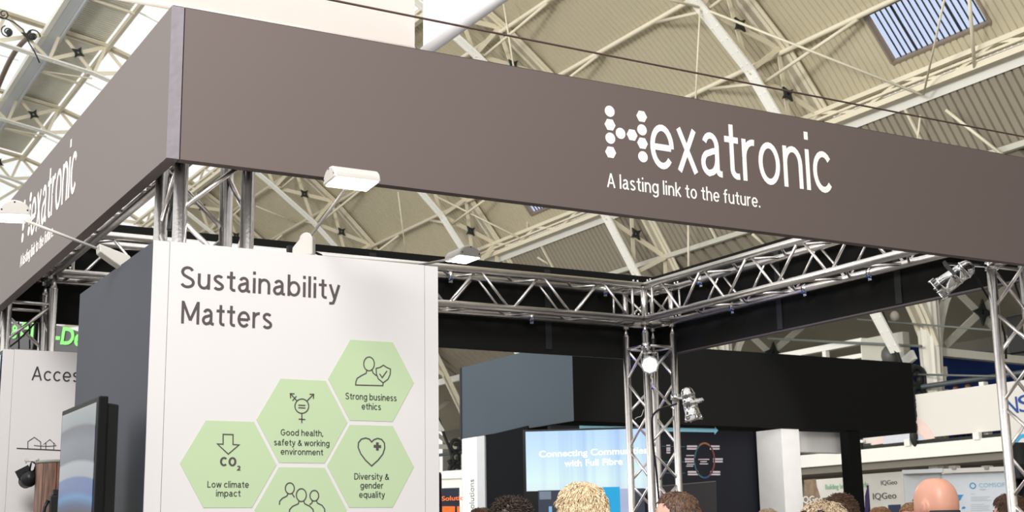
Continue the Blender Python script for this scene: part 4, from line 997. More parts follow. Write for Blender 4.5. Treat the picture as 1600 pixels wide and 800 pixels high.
cable([ond(76, 430, 7.9), ond(70, 445, 7.9), ond(66, 465, 7.9), ond(70, 480, 7.9), ond(60, 498, 7.9), ond(45, 515, 7.8), ond(28, 532, 7.7), ond(12, 544, 7.6)], .005, 'black cable swinging across the far left truss leg')
for i, x in enumerate((29, 46)): cable([ond(x, 450, 8.25), ond(x, 500, 8.25), ond(x+.5, 545, 8.25)], .005, 'thin black drop cable between the far left truss chords, %s one' % ('left' if i == 0 else 'right'), grp='drop cables at far left')
cable([ond(57, 462, 8.2), ond(57, 500, 8.2), ond(54, 546, 8.2)], .014, 'thick black drop cable beside the far left truss chord')
c = ony(270, 345, .18)
cable([ony(273, 300, .2), ony(271, 320, .2), ony(268, 345, .2), ony(266, 360, .2)], .013, 'black bundled cable hanging inside the near truss leg')
c = ond(1604, 508, 7.7)
t = thing('dimmer_pack', 'black equipment box hanging inside the right truss leg at the right edge', 'equipment box', c)
MB().box(c+V((-.05, -.04, -.16)), c+V((.12, .1, .06))).build('housing', M_BPL, t, bevel=.01); MB().box(c+V((-.06, -.05, -.05)), c+V((-.05, .05, .0))).build('latch', M_BPL, t)

# ---- tensioned rope above the fascia
A_, B_ = ond(545, 0, 5.6), ond(1600, 210, 8.2); dd = B_-A_
pts = [A_+dd*(-.5+i*.05)-V((0, 0, .02*(1-((i-20)/20)**2))) for i in range(41)]
tag(MB().path(pts, .0052, 8).build('steel_rope', M_ROPE), 'brown twisted steel rope stretched above the long fascia', 'rope')
# ---- hanging white fabric banners
hp = ond(655, 78, 12.0)
x0 = ony(168, 5, hp.y).x; x1 = ony(648, 77, hp.y).x
t = thing('hanging_banner', 'large cream fabric banner hanging high above the long fascia, wider of the two', 'banner', (x0, hp.y, hp.z), 'white hanging banners')
MB().box((x0, hp.y, hp.z-.02), (x1, hp.y+.03, hp.z+2.2)).build('cloth', M_CLOTHW, t)
MB().tube((x0, hp.y+.015, hp.z), (x1, hp.y+.015, hp.z), .028, 12).build('hem_tube', M_CLOTHW, t)
MB().box((x0+.1, hp.y-.003, hp.z+.04), (x0+.115, hp.y-.001, hp.z+2.2)).build('seam', mat('bluish_seam', (150, 160, 190), .7), t)
x2 = hp.x+.05
t = thing('hanging_banner', 'bright white fabric banner hanging edge-on above the fascia, narrower of the two', 'banner', (x2, hp.y, hp.z), 'white hanging banners')
MB().box((x2, hp.y-4.2, hp.z), (x2+.03, hp.y+.02, hp.z+2.2)).build('cloth', mat('white_banner_cloth', (246, 245, 250), .8, var=.01), t)
MB().tube((x2+.015, hp.y-4.2, hp.z), (x2+.015, hp.y+.02, hp.z), .05, 14).build('hem_tube', MATS['white_banner_cloth'], t)

# ---- rods and hanging wires in the roof
def rod(p, q, r_, lbl, grp='thin roof rods and hanger wires'):
    o = MB().tube(p, q, r_, 6).build('roof_rod', M_STEEL); tag(o, lbl, 'rod', grp)
N0 = H(16.95, rk(0), 10.95)
def hx(px, py, xp): return onx(px, py, xp+CX)
rod(N0, hx(1440, 148, 20.0), .028, 'long slanting tie rod from the upper rib node to the eaves girder')
rod(N0, hx(1000, -12, 15.5), .028, 'tie rod running up left from the upper rib node')
rod(N0, hx(1086.5, 162, 16.95), .02, 'thin hanger wire dropping from the upper rib node to the long fascia')
rod(hx(1477, -8, 18.0), hx(1443, 148, 20.0), .02, 'thin twisted hanger crossing the large skylight at its middle')
rod(hx(1514, -8, 19.0), hx(1523, 106, 20.0), .035, 'thicker hanger crossing the right part of the large skylight')
rod(hx(785, -6, 15.4), hx(803, 108, 15.6), .022, 'thin hanger wire above the fascia beside the narrow white banner')
rod(hx(1438, 180, 20.3), hx(1433, 226, 20.3), .025, 'short hanger below the bright gutter at right')
rod(hx(1478, 172, 20.3), hx(1576, 250, 20.9), .035, 'slanting rod below the bright gutter at upper right')
rod(hx(1075.5, 350, 20.4), hx(1076, 420, 20.4), .03, 'white hanger between the fascia and the rear right truss')
rod(hx(1176, 366, 21.0), hx(1205, 392, 21.6), .035, 'short slanting rod near the rear right truss')
rod(hx(622, 300, 17.0), hx(634, 396, 17.6), .018, 'faint hanger wire right of the raised arm lamp')
rod(hx(680, 306, 18.0), hx(824, 378, 20.1), .028, 'tie rod slanting down to the lattice girder under the fascia')
rod(hx(823, 325, 20.0), hx(825, 376, 20.1), .02, 'thin wire beside the small dark skylight corner')
rod(hx(400, 322, 16.0), hx(462, 347, 17.5), .024, 'cream rod under the fascia left of the raised arm lamp')
rod(hx(840, 402, 20.4), hx(866, 418, 20.9), .03, 'short rod above the back truss')
for (a_, b_, lb) in (((1200, 529, 22.5), (1440, 541, 22.5), 'dark cable line above the black booth header'), ((1340, 499, 22.4), (1550, 516, 22.4), 'pale service line passing in front of the column'), ((1428, 585, 22.4), (1556, 588, 22.4), 'thin line across the blue partition')):
    o = MB().tube(hx(*a_), hx(*b_), .03 if 'dark' in lb else .022, 6).build('service_line', mat('line_grey', (110, 116, 112), .5)); tag(o, lb, 'cable')
c = hx(1391, 556, 22.0); t = thing('floodlight', 'dark round floodlight below the sloping roof rib beside the column', 'floodlight', c)
MB().ball(c, (.2, .2, .24)).build('housing', mat('dark_grey_metal', (84, 84, 80), .5), t); MB().tube(c, c+V((.3, 0, .25)), .04, 8).build('bracket', M_STEELG, t)
c = hx(1398, 494, 22.0); t = thing('floodlight', 'pale globe lamp tucked under the long black fascia near the column', 'floodlight', c)
MB().ball(c, (.1, .1, .12)).build('housing', M_GPL, t)

# ================================================================== NEIGHBOUR BOOTHS
P1_ = ond(897, 661, 14.0); bx, by, bz0, bz1 = P1_.x, P1_.y, 2.79, 3.63
xr = ony(1432, 672, by).x; yl = 9.82
t = thing('booth_header', 'big black booth header box with slate left face behind the stand', 'booth header', (bx, by, bz0))
MB().box((bx, by, bz0), (xr, by+.04, bz1)).build('front_panel', mat('black_header_cloth', (25, 25, 24), .8, var=.05, spec=.08), t)
MB().box((bx-.002, by+.001, bz0), (bx+.03, yl, bz1)).build('side_panel', mat('slate_header_cloth', (54, 67, 77), .55, var=.12, scale=1.2), t)
MB().box((bx, yl, bz0), (xr, yl+.04, bz1)).build('back_panel', MATS['black_header_cloth'], t)
MB().box((xr-.04, by+.04, bz0), (xr, yl, bz1)).build('side_panel', MATS['black_header_cloth'], t)
MB().box((bx-.01, yl, bz0-.01), (bx+.02, yl+.04, bz1)).build('corner_post', M_BPL, t)
M_DW = mat('dark_booth_wall', (25, 27, 35), .6, var=.08, scale=1, spec=.25)
xw0, xw1 = bx+.02, ony(1218, 700, by+.5).x
t = thing('booth_wall', 'dark navy booth wall with light blue arrow and network diagram', 'booth wall', ((xw0+xw1)/2, by+.5, 0))
MB().box((xw0, by+.5, 0), (xw1, by+.56, bz0)).build('panel', M_DW, t)
Yw = by+.497
def WP(px, py): return ony(px, py, Yw)
def wpoly(pts, m, nm, lb=None): return MB().prism([WP(*p) for p in pts], (0, -.004, 0)).build(nm, m, t, label=lb)
M_LB = mat('light_blue_print', (150, 218, 238), .5); M_PK = mat('pale_pink_print', (206, 192, 200), .5); M_TL = mat('teal_print', (44, 98, 122), .5)
wpoly([(905, 665), (1117, 669.5), (1117, 667), (1122, 672.5), (1116.5, 679), (1116, 675.5), (905, 672)], M_LB, 'arrow', 'long light blue arrow')
for (x, y, w_) in ((1073, 697, 16), (1109, 697, 15), (1070, 717, 16), (1114, 717, 15), (1074.5, 737, 16), (1110, 737, 15), (1041, 696, 6), (1041, 703, 6)):
    wpoly([(x, y-1), (x+w_, y-1), (x+w_, y+1.8), (x, y+1.8)], M_PK, 'caption_bar'); wpoly([(x, y+3), (x+w_, y+3), (x+w_, y+5.6), (x, y+5.6)], M_PK, 'caption_bar')
for (x, y, w_) in ((1091, 717, 17), (1094, 720.5, 10), (1093, 724, 13), (1072, 711, 12), (1073, 724.5, 12), (1072, 727.5, 11)): wpoly([(x, y), (x+w_, y), (x+w_, y+1.6), (x, y+1.6)], M_PK, 'caption_line')
for y in (697, 721, 738.5): wpoly([(1034, y), (1070, y+.4), (1070, y+1.4), (1034, y+1)], M_TL, 'link_line')
for a0, a1, m_ in ((100, 240, mat('ring_teal', (52, 96, 104), .5)), (240, 300, mat('ring_orange', (150, 104, 60), .5)), (300, 420, mat('ring_red', (128, 60, 66), .5)), (60, 100, mat('ring_blue', (46, 72, 120), .5))):
    strokes([[WP(x, y) for x, y in ell(1100.5, 719.5, 15.5, 27, 14, a0, a1)]], .02, 'ring', m_, t, (0, -1, 0), .004)
# white portal frame and black post
x_a, x_b = ony(1219, 700, by+.05).x, ony(1247, 700, by+.05).x
t = thing('portal_frame', 'white booth portal post and lintel right of the navy wall', 'frame', (x_a, by+.3, 0))
MB().box((x_a, by+.02, 0), (x_b, by+.45, bz0-.005)).build('post', mat('portal_white', (246, 244, 242), .5), t)
MB().box((x_b, by+.25, bz0-.24), (ony(1322, 690, by+.3).x, by+.45, bz0-.005)).build('lintel', MATS['portal_white'], t)
x_a, x_b = ony(1323, 700, by+.05).x, ony(1341, 700, by+.05).x
o = MB().box((x_a, by+.01, 0), (x_b, by+.15, bz0-.002)).build('booth_post', mat('black_header_post', (20, 20, 20), .8, spec=.1)); tag(o, 'square black post under the right end of the black booth header', 'post')
# left white pillar with vertical lettering, dark wall
Yl = 9.5
c0, c1 = onx(722, 700, bx).y, onx(757, 700, bx).y
t = thing('booth_pillar', 'white pillar with small vertical lettering under the slate header', 'pillar', (bx, c0, 0))
cm_ = onx(745, 700, bx).y
MB().box((bx+.0, cm_+.002, 0), (bx+.05, c0, bz0-.003)).build('post', mat('pillar_white', (240, 240, 238), .5), t)
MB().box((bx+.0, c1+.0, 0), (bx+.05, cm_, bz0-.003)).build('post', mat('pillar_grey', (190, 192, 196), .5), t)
a, b = onx(738, 800, bx-.001), onx(738.5, 749, bx-.001)
cc = bpy.data.curves.new('x', 'FONT'); cc.body = 'solutions'; cc.extrude = .5; cc.offset = -.005; oo = bpy.data.objects.new('x', cc); COL.objects.link(oo)
bpy.context.view_layer.update(); me = bpy.data.meshes.new_from_object(oo.evaluated_get(bpy.context.evaluated_depsgraph_get())); bpy.data.objects.remove(oo)
xs = [v.co.x for v in me.vertices]; L_ = max(xs)
for v in me.vertices:
    v.co = V((bx-.002-(v.co.z+.5)*.003, a.y-.05+v.co.y*.17, onx(738, 749, bx).z-(L_-v.co.x)*.105))
link('lettering', me, mat('green_grey_ink', (110, 128, 122), .6), t)
t = thing('booth_wall', 'near-black booth wall between the white pillar and the bright screen', 'booth wall', (6.0, 8.6, 0))
s0, s1 = onx(757, 750, bx+.03), ond(824, 750, 14.5); s1 = V((ond(826, 750, 14.3).x, ond(826, 750, 14.3).y, 0))
MB().obox((s0.x, s0.y, bz0/2), (s1.x, s1.y, bz0/2), bz0-.01, .05, up=(0, 0, 1)) .build('panel', mat('near_black_wall', (11, 14, 18), .8, spec=.1), t) if 0 else MB().prism([(s0.x, s0.y, 0), (s1.x, s1.y, 0), (s1.x+.04, s1.y+.04, 0), (s0.x+.04, s0.y+.04, 0)], (0, 0, bz0-.005)).build('panel', mat('near_black_wall', (11, 14, 18), .8, spec=.1), t)
# LED video wall facing the aisle
d0 = 13.9
A, B = ond(822, 720, d0), ond(1010, 718, d0-.15)
ex = (B-A); ex.z = 0; L_ = ex.length; ex.normalize(); nn = V((ex.y, -ex.x, 0)); nn = nn if nn.dot(CAMP-A) > 0 else -nn
t = thing('video_wall', 'large bright blue video wall with white headline text', 'screen', (A.x, A.y, 0))
zt2 = ond(822, 674, d0).z
def VQ(u0, u1, z0, z1, off, th): return [A*1+V((0, 0, 0))+ex*u0+nn*off, A+ex*u1+nn*off], z0, z1, th
def vbox(u0, u1, z0, z1, off, th, m, nm, par_=None, **k):
    p = V((A.x, A.y, 0))+ex*u0+nn*off; q = V((A.x, A.y, 0))+ex*u1+nn*off
    mb = MB().prism([(p.x, p.y, z0), (q.x, q.y, z0), (q.x, q.y, z1), (p.x, p.y, z1)], nn*th); return mb.build(nm, m, par_ or t, **k)
vbox(-.03, L_+.03, 0, zt2+.02, -.06, .055, M_BPL, 'frame')
def vwmat():
    m = bpy.data.materials.new('video_wall_picture'); m.use_nodes = True; T_ = m.node_tree; b = T_.nodes['Principled BSDF']
    g = T_.nodes.new('ShaderNodeTexCoord'); dt = T_.nodes.new('ShaderNodeVectorMath'); dt.operation = 'DOT_PRODUCT'; dt.inputs[1].default_value = ex
    T_.links.new(g.outputs['Object'], dt.inputs[0])
    n = T_.nodes.new('ShaderNodeTexNoise'); n.noise_dimensions = '1D'; n.inputs['Scale'].default_value = 6; n.inputs['Detail'].default_value = 4; T_.links.new(dt.outputs['Value'], n.inputs['W'])
    s = T_.nodes.new('ShaderNodeSeparateXYZ'); T_.links.new(g.outputs['Object'], s.inputs[0])
    r1 = T_.nodes.new('ShaderNodeValToRGB'); mr = T_.nodes.new('ShaderNodeMapRange'); mr.inputs[1].default_value = 1.5; mr.inputs[2].default_value = 2.75
    T_.links.new(s.outputs['Z'], mr.inputs[0]); T_.links.new(mr.outputs[0], r1.inputs[0])
    for e, (p, c) in zip(r1.color_ramp.elements, ((0, (232, 200, 232)), (1, (178, 214, 250)))): e.position = p; e.color = (*lin(c), 1)
    e = r1.color_ramp.elements.new(.55); e.color = (*lin((220, 246, 246)), 1)
    r2 = T_.nodes.new('ShaderNodeValToRGB'); r2.color_ramp.elements[0].position = .3; r2.color_ramp.elements[0].color = (*lin((150, 176, 240)), 1); r2.color_ramp.elements[1].position = .55; r2.color_ramp.elements[1].color = (1, 1, 1, 1)
    T_.links.new(n.outputs['Fac'], r2.inputs[0]); mx = T_.nodes.new('ShaderNodeMix'); mx.data_type = 'RGBA'; mx.blend_type = 'MULTIPLY'; mx.inputs[0].default_value = .4
    T_.links.new(r1.outputs[0], mx.inputs[6]); T_.links.new(r2.outputs[0], mx.inputs[7]); T_.links.new(mx.outputs[2], b.inputs['Emission Color'])
    b.inputs['Emission Strength'].default_value = 1.0; b.inputs['Base Color'].default_value = (.02, .02, .02, 1); return m
vbox(0, L_, ond(822, 768, d0).z, zt2, 0, .005, vwmat(), 'screen')
M_SW = mat('screen_white', (255, 255, 255), .5, emis=(255, 255, 255), estr=1.15)
def vtxt(s_, u0, u1, z, cap, m, off=.004): return text(s_, 'lettering', m, t, V((A.x, A.y, z))+ex*u0+nn*.006, V((A.x, A.y, z+.012*(u1-u0)))+ex*u1+nn*.006, cap, off=off, nrm=nn, thick=.002)
def uof(px): 
    # intersection of the view ray with the screen plane
    d = ray(px, 720); k = (V((A.x, A.y, CZ))-CAMP).dot(nn)/d.dot(nn); p = CAMP+d*k; return (p-V((A.x, A.y, p.z))).dot(ex)
vtxt('Connecting Communities', uof(843), uof(1012), ond(843, 714.5, d0).z, .062, M_SW); vtxt('with Full Fibre', uof(882), uof(972.5), ond(882, 729.5, d0).z, .062, M_SW)
zl = ond(840, 767, d0).z
vbox(uof(840), uof(1005), zl-.6, zl, .006, .003, mat('video_photo_dark', (40, 44, 56), .4, emis=(50, 56, 70), estr=.6), 'picture')
vbox(uof(842), uof(860), zl-.09, zl-.01, .0095, .003, mat('video_photo_mid', (90, 100, 116), .4, emis=(110, 122, 140), estr=.6), 'picture')
vbox(uof(856), uof(861), zl-.4, zl-.16, .0095, .003, mat('video_photo_blue', (90, 130, 170), .4, emis=(130, 170, 210), estr=.7), 'picture')
vbox(uof(932), uof(967), zl-.6, zl+.02, .0095, .004, mat('cyan_poster', (30, 146, 190), .4, emis=(30, 146, 200), estr=.6), 'poster')
vbox(uof(967), uof(980), zl-.6, zl, .0095, .003, mat('video_photo_light', (150, 160, 190), .4, emis=(150, 160, 190), estr=.6), 'picture')
vtxt('co.uk', uof(946), uof(960), zl-.11, .03, M_SW, 0)
# dark monitor seen from behind
t = thing('monitor', 'large dark monitor seen from behind below the network diagram', 'monitor', ond(1080, 790, 11.2)); 
q = [ond(1034, 760, 11.2), ond(1119, 752.5, 11.2), ond(1121, 830, 11.2), ond(1034, 830, 11.2)]; MB().prism(q, V(_f)*.04).build('housing', mat('monitor_grey', (66, 64, 66), .35, bump=0), t)
mm = (q[2]+q[3])/2; MB().tube((mm.x, mm.y, .0), (mm.x, mm.y, mm.z+.1), .03, 10).build('stand_pole', M_BPL, t); MB().box((mm.x-.3, mm.y-.25, 0), (mm.x+.3, mm.y+.25, .02)).build('stand_base', M_BPL, t)

# booths under the gallery at right
XB = 12.1
def bp(px, py): return onx(px, py, XB)
t = thing('exhibition_booth', 'white booth wall with dark rounded lettering beside the purple flag', 'booth wall', (XB, bp(1380, 780).y, 0))
MB().box((XB, bp(1412, 760).y, 0), (XB+.08, bp(1345, 760).y, 2.41)).build('panel', mat('booth_white', (242, 237, 228), .6), t)
def btx(s_, xl, xr, yb, cp, m, off=0, par_=None, X=None):
    X = XB-.002 if X is None else X; a = onx(xl, yb, X); b = onx(xr, yb, X); z = (a.z+onx(xr, yb-.05*(xr-xl)*1.2, X).z)/2
    return text(s_, 'lettering', m, par_ or t, (X, a.y, a.z), (X, b.y, a.z), onx(xl, yb-cp, X).z-a.z, off=off, nrm=(-1, 0, 0), thick=.004)
M_IQ = mat('iq_ink', (84, 86, 84), .6)
btx('IQGeo', 1377, 1402, 758, 7, M_IQ, -.005); btx('IQGeo', 1364.5, 1401, 780.5, 9.5, M_IQ, .0)
MB().box((XB-.012, bp(1408, 795).y, 1.4), (XB-.002, bp(1389, 795).y, bp(1389, 789).z)).build('poster', mat('navy_poster', (52, 62, 92), .6), t)
t = thing('exhibition_booth', 'white booth header with pale green slogan behind the black post', 'booth wall', (XB, bp(1300, 780).y, 0))
MB().box((XB, bp(1344, 760).y, 0), (XB+.08, bp(1257, 760).y, 2.385)).build('panel', MATS['booth_white'], t)
btx('Building better networks', 1290, 1358, 765, 8, mat('mint_print', (150, 206, 170), .6), 0, t)
MB().prism([onx(*p, XB-.003) for p in ((1257, 750), (1274.5, 748), (1276, 760), (1281, 775), (1285, 790), (1257, 792))], (-.004, 0, 0)).build('photo_print', mat('autumn_aerial_photo', (150, 128, 106), .7, var=.55, scale=14), t)
MB().prism([onx(*p, XB-.003) for p in ((1285, 778), (1322, 775), (1322, 800), (1285, 800))], (-.004, 0, 0)).build('brown_band', mat('brown_print', (104, 86, 80), .7), t)
btx('IQGeo', 1252, 1286.5, 786, 10, M_WINK, .02, t, XB-.009)
# purple feather flag
t = thing('feather_flag', 'narrow dark purple feather flag beside the black post', 'flag', ond(1358, 800, 15))
pz = [ond(1357.5, 758, 15), ond(1354, 764, 15), ond(1351.5, 775, 15), ond(1351, 830, 15), ond(1359, 830, 15)]
MB().prism(pz, V((.01, .01, 0))).build('cloth', mat('purple_cloth', (70, 52, 104), .6), t); p = ond(1358.5, 800, 15); MB().tube((p.x, p.y, 0), (p.x, p.y, pz[0].z), .012, 8).build('pole', M_BPL, t)
# curved glossy white booth
dC = 17.0; A2, B2 = ond(1411, 760, dC), ond(1600, 757, dC-.6); e2 = B2-A2; e2.z = 0; L2 = e2.length; e2.normalize(); n2 = V((e2.y, -e2.x, 0)); n2 = n2 if n2.dot(CAMP-A2) > 0 else -n2
t = thing('exhibition_booth', 'glossy white pop-up booth wall with blue world map behind the bald man', 'booth wall', (A2.x, A2.y, 0))
def o2(px, py, off=0):
    d = ray(px, py); q_ = V((A2.x, A2.y, 0))+n2*off; k = (V((q_.x, q_.y, CZ))-CAMP).dot(n2)/d.dot(n2); return CAMP+d*k
zc = o2(1480, 734).z
def cbox(x0, x1, y0, y1, off, th, m, nm):
    p0_, p1_ = o2(x0, y0, off), o2(x1, y0, off); z0_ = 0 if y1 is None else o2(x0, y1, off).z
    MB().prism([(p0_.x, p0_.y, z0_), (p1_.x, p1_.y, z0_), (p1_.x, p1_.y, p0_.z), (p0_.x, p0_.y, p0_.z)], n2*th).build(nm, m, t)
cbox(1412, 1472, 737, None, 0, .05, mat('popup_grey', (222, 226, 226), .3), 'panel'); cbox(1470, 1598, 741, None, 0, .05, mat('popup_white', (236, 243, 250), .3), 'panel')
cbox(1412, 1475, 735, 741, .05, .12, mat('popup_grey', (222, 226, 226), .3), 'top_rail'); cbox(1475, 1600, 733, 740, .05, .1, M_BANN, 'top_rail')
M_CY = mat('map_blue', (60, 160, 220), .5)
maps = [[(1484, 774), (1495, 773), (1506, 773), (1503, 776), (1501, 781), (1497, 784), (1492, 781), (1488, 779), (1484, 779)], [(1484.5, 782), (1490, 782), (1488, 789), (1486, 794), (1484, 792)], [(1503, 793), (1506, 791), (1509, 793), (1507, 795), (1503, 795)]]
for mp_ in maps: MB().prism([o2(x, y, .052) for x, y in mp_], n2*.003).build('map_shape', M_CY, t)
c = o2(1520, 759, .053); strokes([['c']+[c+e2*(.032*cos(2*pi*i/20))+V((0, 0, .032*sin(2*pi*i/20))) for i in range(20)]], .012, 'ring_logo', M_CY, t, n2, .003)
a, b = o2(1530, 761.5, .053), o2(1570, 758, .053); text('COMSOF', 'lettering', mat('pale_cyan_ink', (140, 200, 226), .6), t, a, (b.x, b.y, a.z), .048, off=-.01, nrm=n2, thick=.003)
a, b = o2(1531, 766, .053), o2(1541, 766, .053); text('FIBER', 'lettering', mat('pale_blue_ink', (180, 200, 225), .6), t, a, (b.x, b.y, a.z), .016, off=-.01, nrm=n2, thick=.003)
for y, w_ in ((771.5, 6), (776.5, 30), (779.5, 26), (782, 32), (788, 20), (791, 30), (794, 28), (797, 30)):
    cbox(1517, 1517+w_, y, y+.9, .0525, .002, mat('text_grey_line', (206, 212, 224), .6), 'print_line')
for x in (1492, 1543): 
    c = o2(x, 731, .1); t3 = thing('clip_light', 'small grey clip light on top of the glossy booth, %s' % ('left one' if x < 1500 else 'right one'), 'lamp', c, 'clip lights on the glossy booth'); MB().box(c-V((.06, .05, .025)), c+V((.05, .05, .025))).build('head', M_GPL, t3, bevel=.01)
    MB().tube(c-V((0, 0, .05)), c, .01, 6).build('arm', M_GPL, t3)
# distant left banner with green letters, orange kiosk and others seen through gaps
dG = 16.0
GA, GB = ond(8, 530, dG), ond(150, 545, dG); t = thing('led_banner', 'curved black sign with bright green letters behind the far left wall', 'sign', GA)
ge = (GB-GA); ge.z = 0; ge.normalize(); gn = V((ge.y, -ge.x, 0)); gn = gn if gn.dot(CAMP-GA) > 0 else -gn
def og(px, py, off=0):
    d = ray(px, py); q_ = V((GA.x, GA.y, 0))+gn*off; k = (V((q_.x, q_.y, CZ))-CAMP).dot(gn)/d.dot(gn); return CAMP+d*k
MB().prism([og(-40, 505), og(60, 505.5), og(92, 509), (og(130, 520)), og(180, 536), og(180, 565), og(-40, 556)], gn*-.1).build('board', mat('black_sign_board', (44, 44, 48), .6), t)
M_GR = mat('green_led', (84, 176, 70), .5, emis=(90, 190, 70), estr=.2)
def gtxt(s_, x0, x1, y0, cp): 
    a, b = og(x0, y0, .003), og(x1, y0+(x1-x0)*.10, .003); text(s_, 'lettering', M_GR, t, a, b, og(x0, y0-cp, .003).z-a.z, off=.03, nrm=gn, thick=.01)
gtxt('g', 17.5, 27, 521, 20); gtxt('Fi', 32, 53, 524, 24); gtxt('bre', 56, 82, 530, 24); gtxt('-Den', 84, 142, 536, 25)
t = thing('info_panel', 'dark navy panel with orange lettering glimpsed right of the white tower', 'sign', ond(704, 790, 16))
c = ond(704, 780, 16)
def ok(px, py, dd_=16.0): return ond(px, py, dd_)
MB().prism([ok(688, 764), ok(717.5, 763), ok(718.5, 830), ok(688, 830)], V(_f)*.05).build('panel', mat('navy_board', (38, 46, 62), .5), t)
text('Solutions', 'lettering', mat('orange_print', (226, 112, 50), .5, emis=(226, 112, 50), estr=.25), t, ok(690, 782.5, 15.98), ok(737, 780.5, 15.98), .05, off=.02, nrm=-V(_f), thick=.002)
for x0_, x1_ in ((691, 711), (714, 718)): MB().prism([ok(x0_, 791, 15.98), ok(x1_, 791, 15.98), ok(x1_, 825, 15.98), ok(x0_, 825, 15.98)], V(_f)*-.004).build('button', MATS['orange_print'], t)
t = thing('info_panel', 'white glossy board standing behind the navy panel right of the white tower', 'sign', ond(700, 790, 19))
MB().prism([ok(684, 737.5, 19), ok(722, 735, 19), ok(723, 830, 19), ok(684, 830, 19)], V(_f)*.05).build('panel', mat('white_board', (244, 244, 240), .4), t)
MB().prism([ok(684, 748, 18.98), ok(722, 746.5, 18.98), ok(722, 747.7, 18.98), ok(684, 749.2, 18.98)], V(_f)*-.004).build('groove', M_STEELG, t)
t = thing('monitor', 'slim dark screen edge poking out right of the white lettered tower', 'monitor', ond(688, 790, 7.0))
MB().prism([ond(680, 738.5, 7.0), ond(688, 739, 7.0), ond(689.7, 742, 7.0), ond(690.5, 830, 7.0), ond(680, 830, 7.0)], V(_f)*.03).build('housing', mat('dark_maroon_plastic', (44, 30, 34), .3), t, bevel=.003)
p = ond(684, 800, 7.0); MB().tube((p.x, p.y, 0), (p.x, p.y, p.z), .03, 10).build('pole', M_BPL, t)
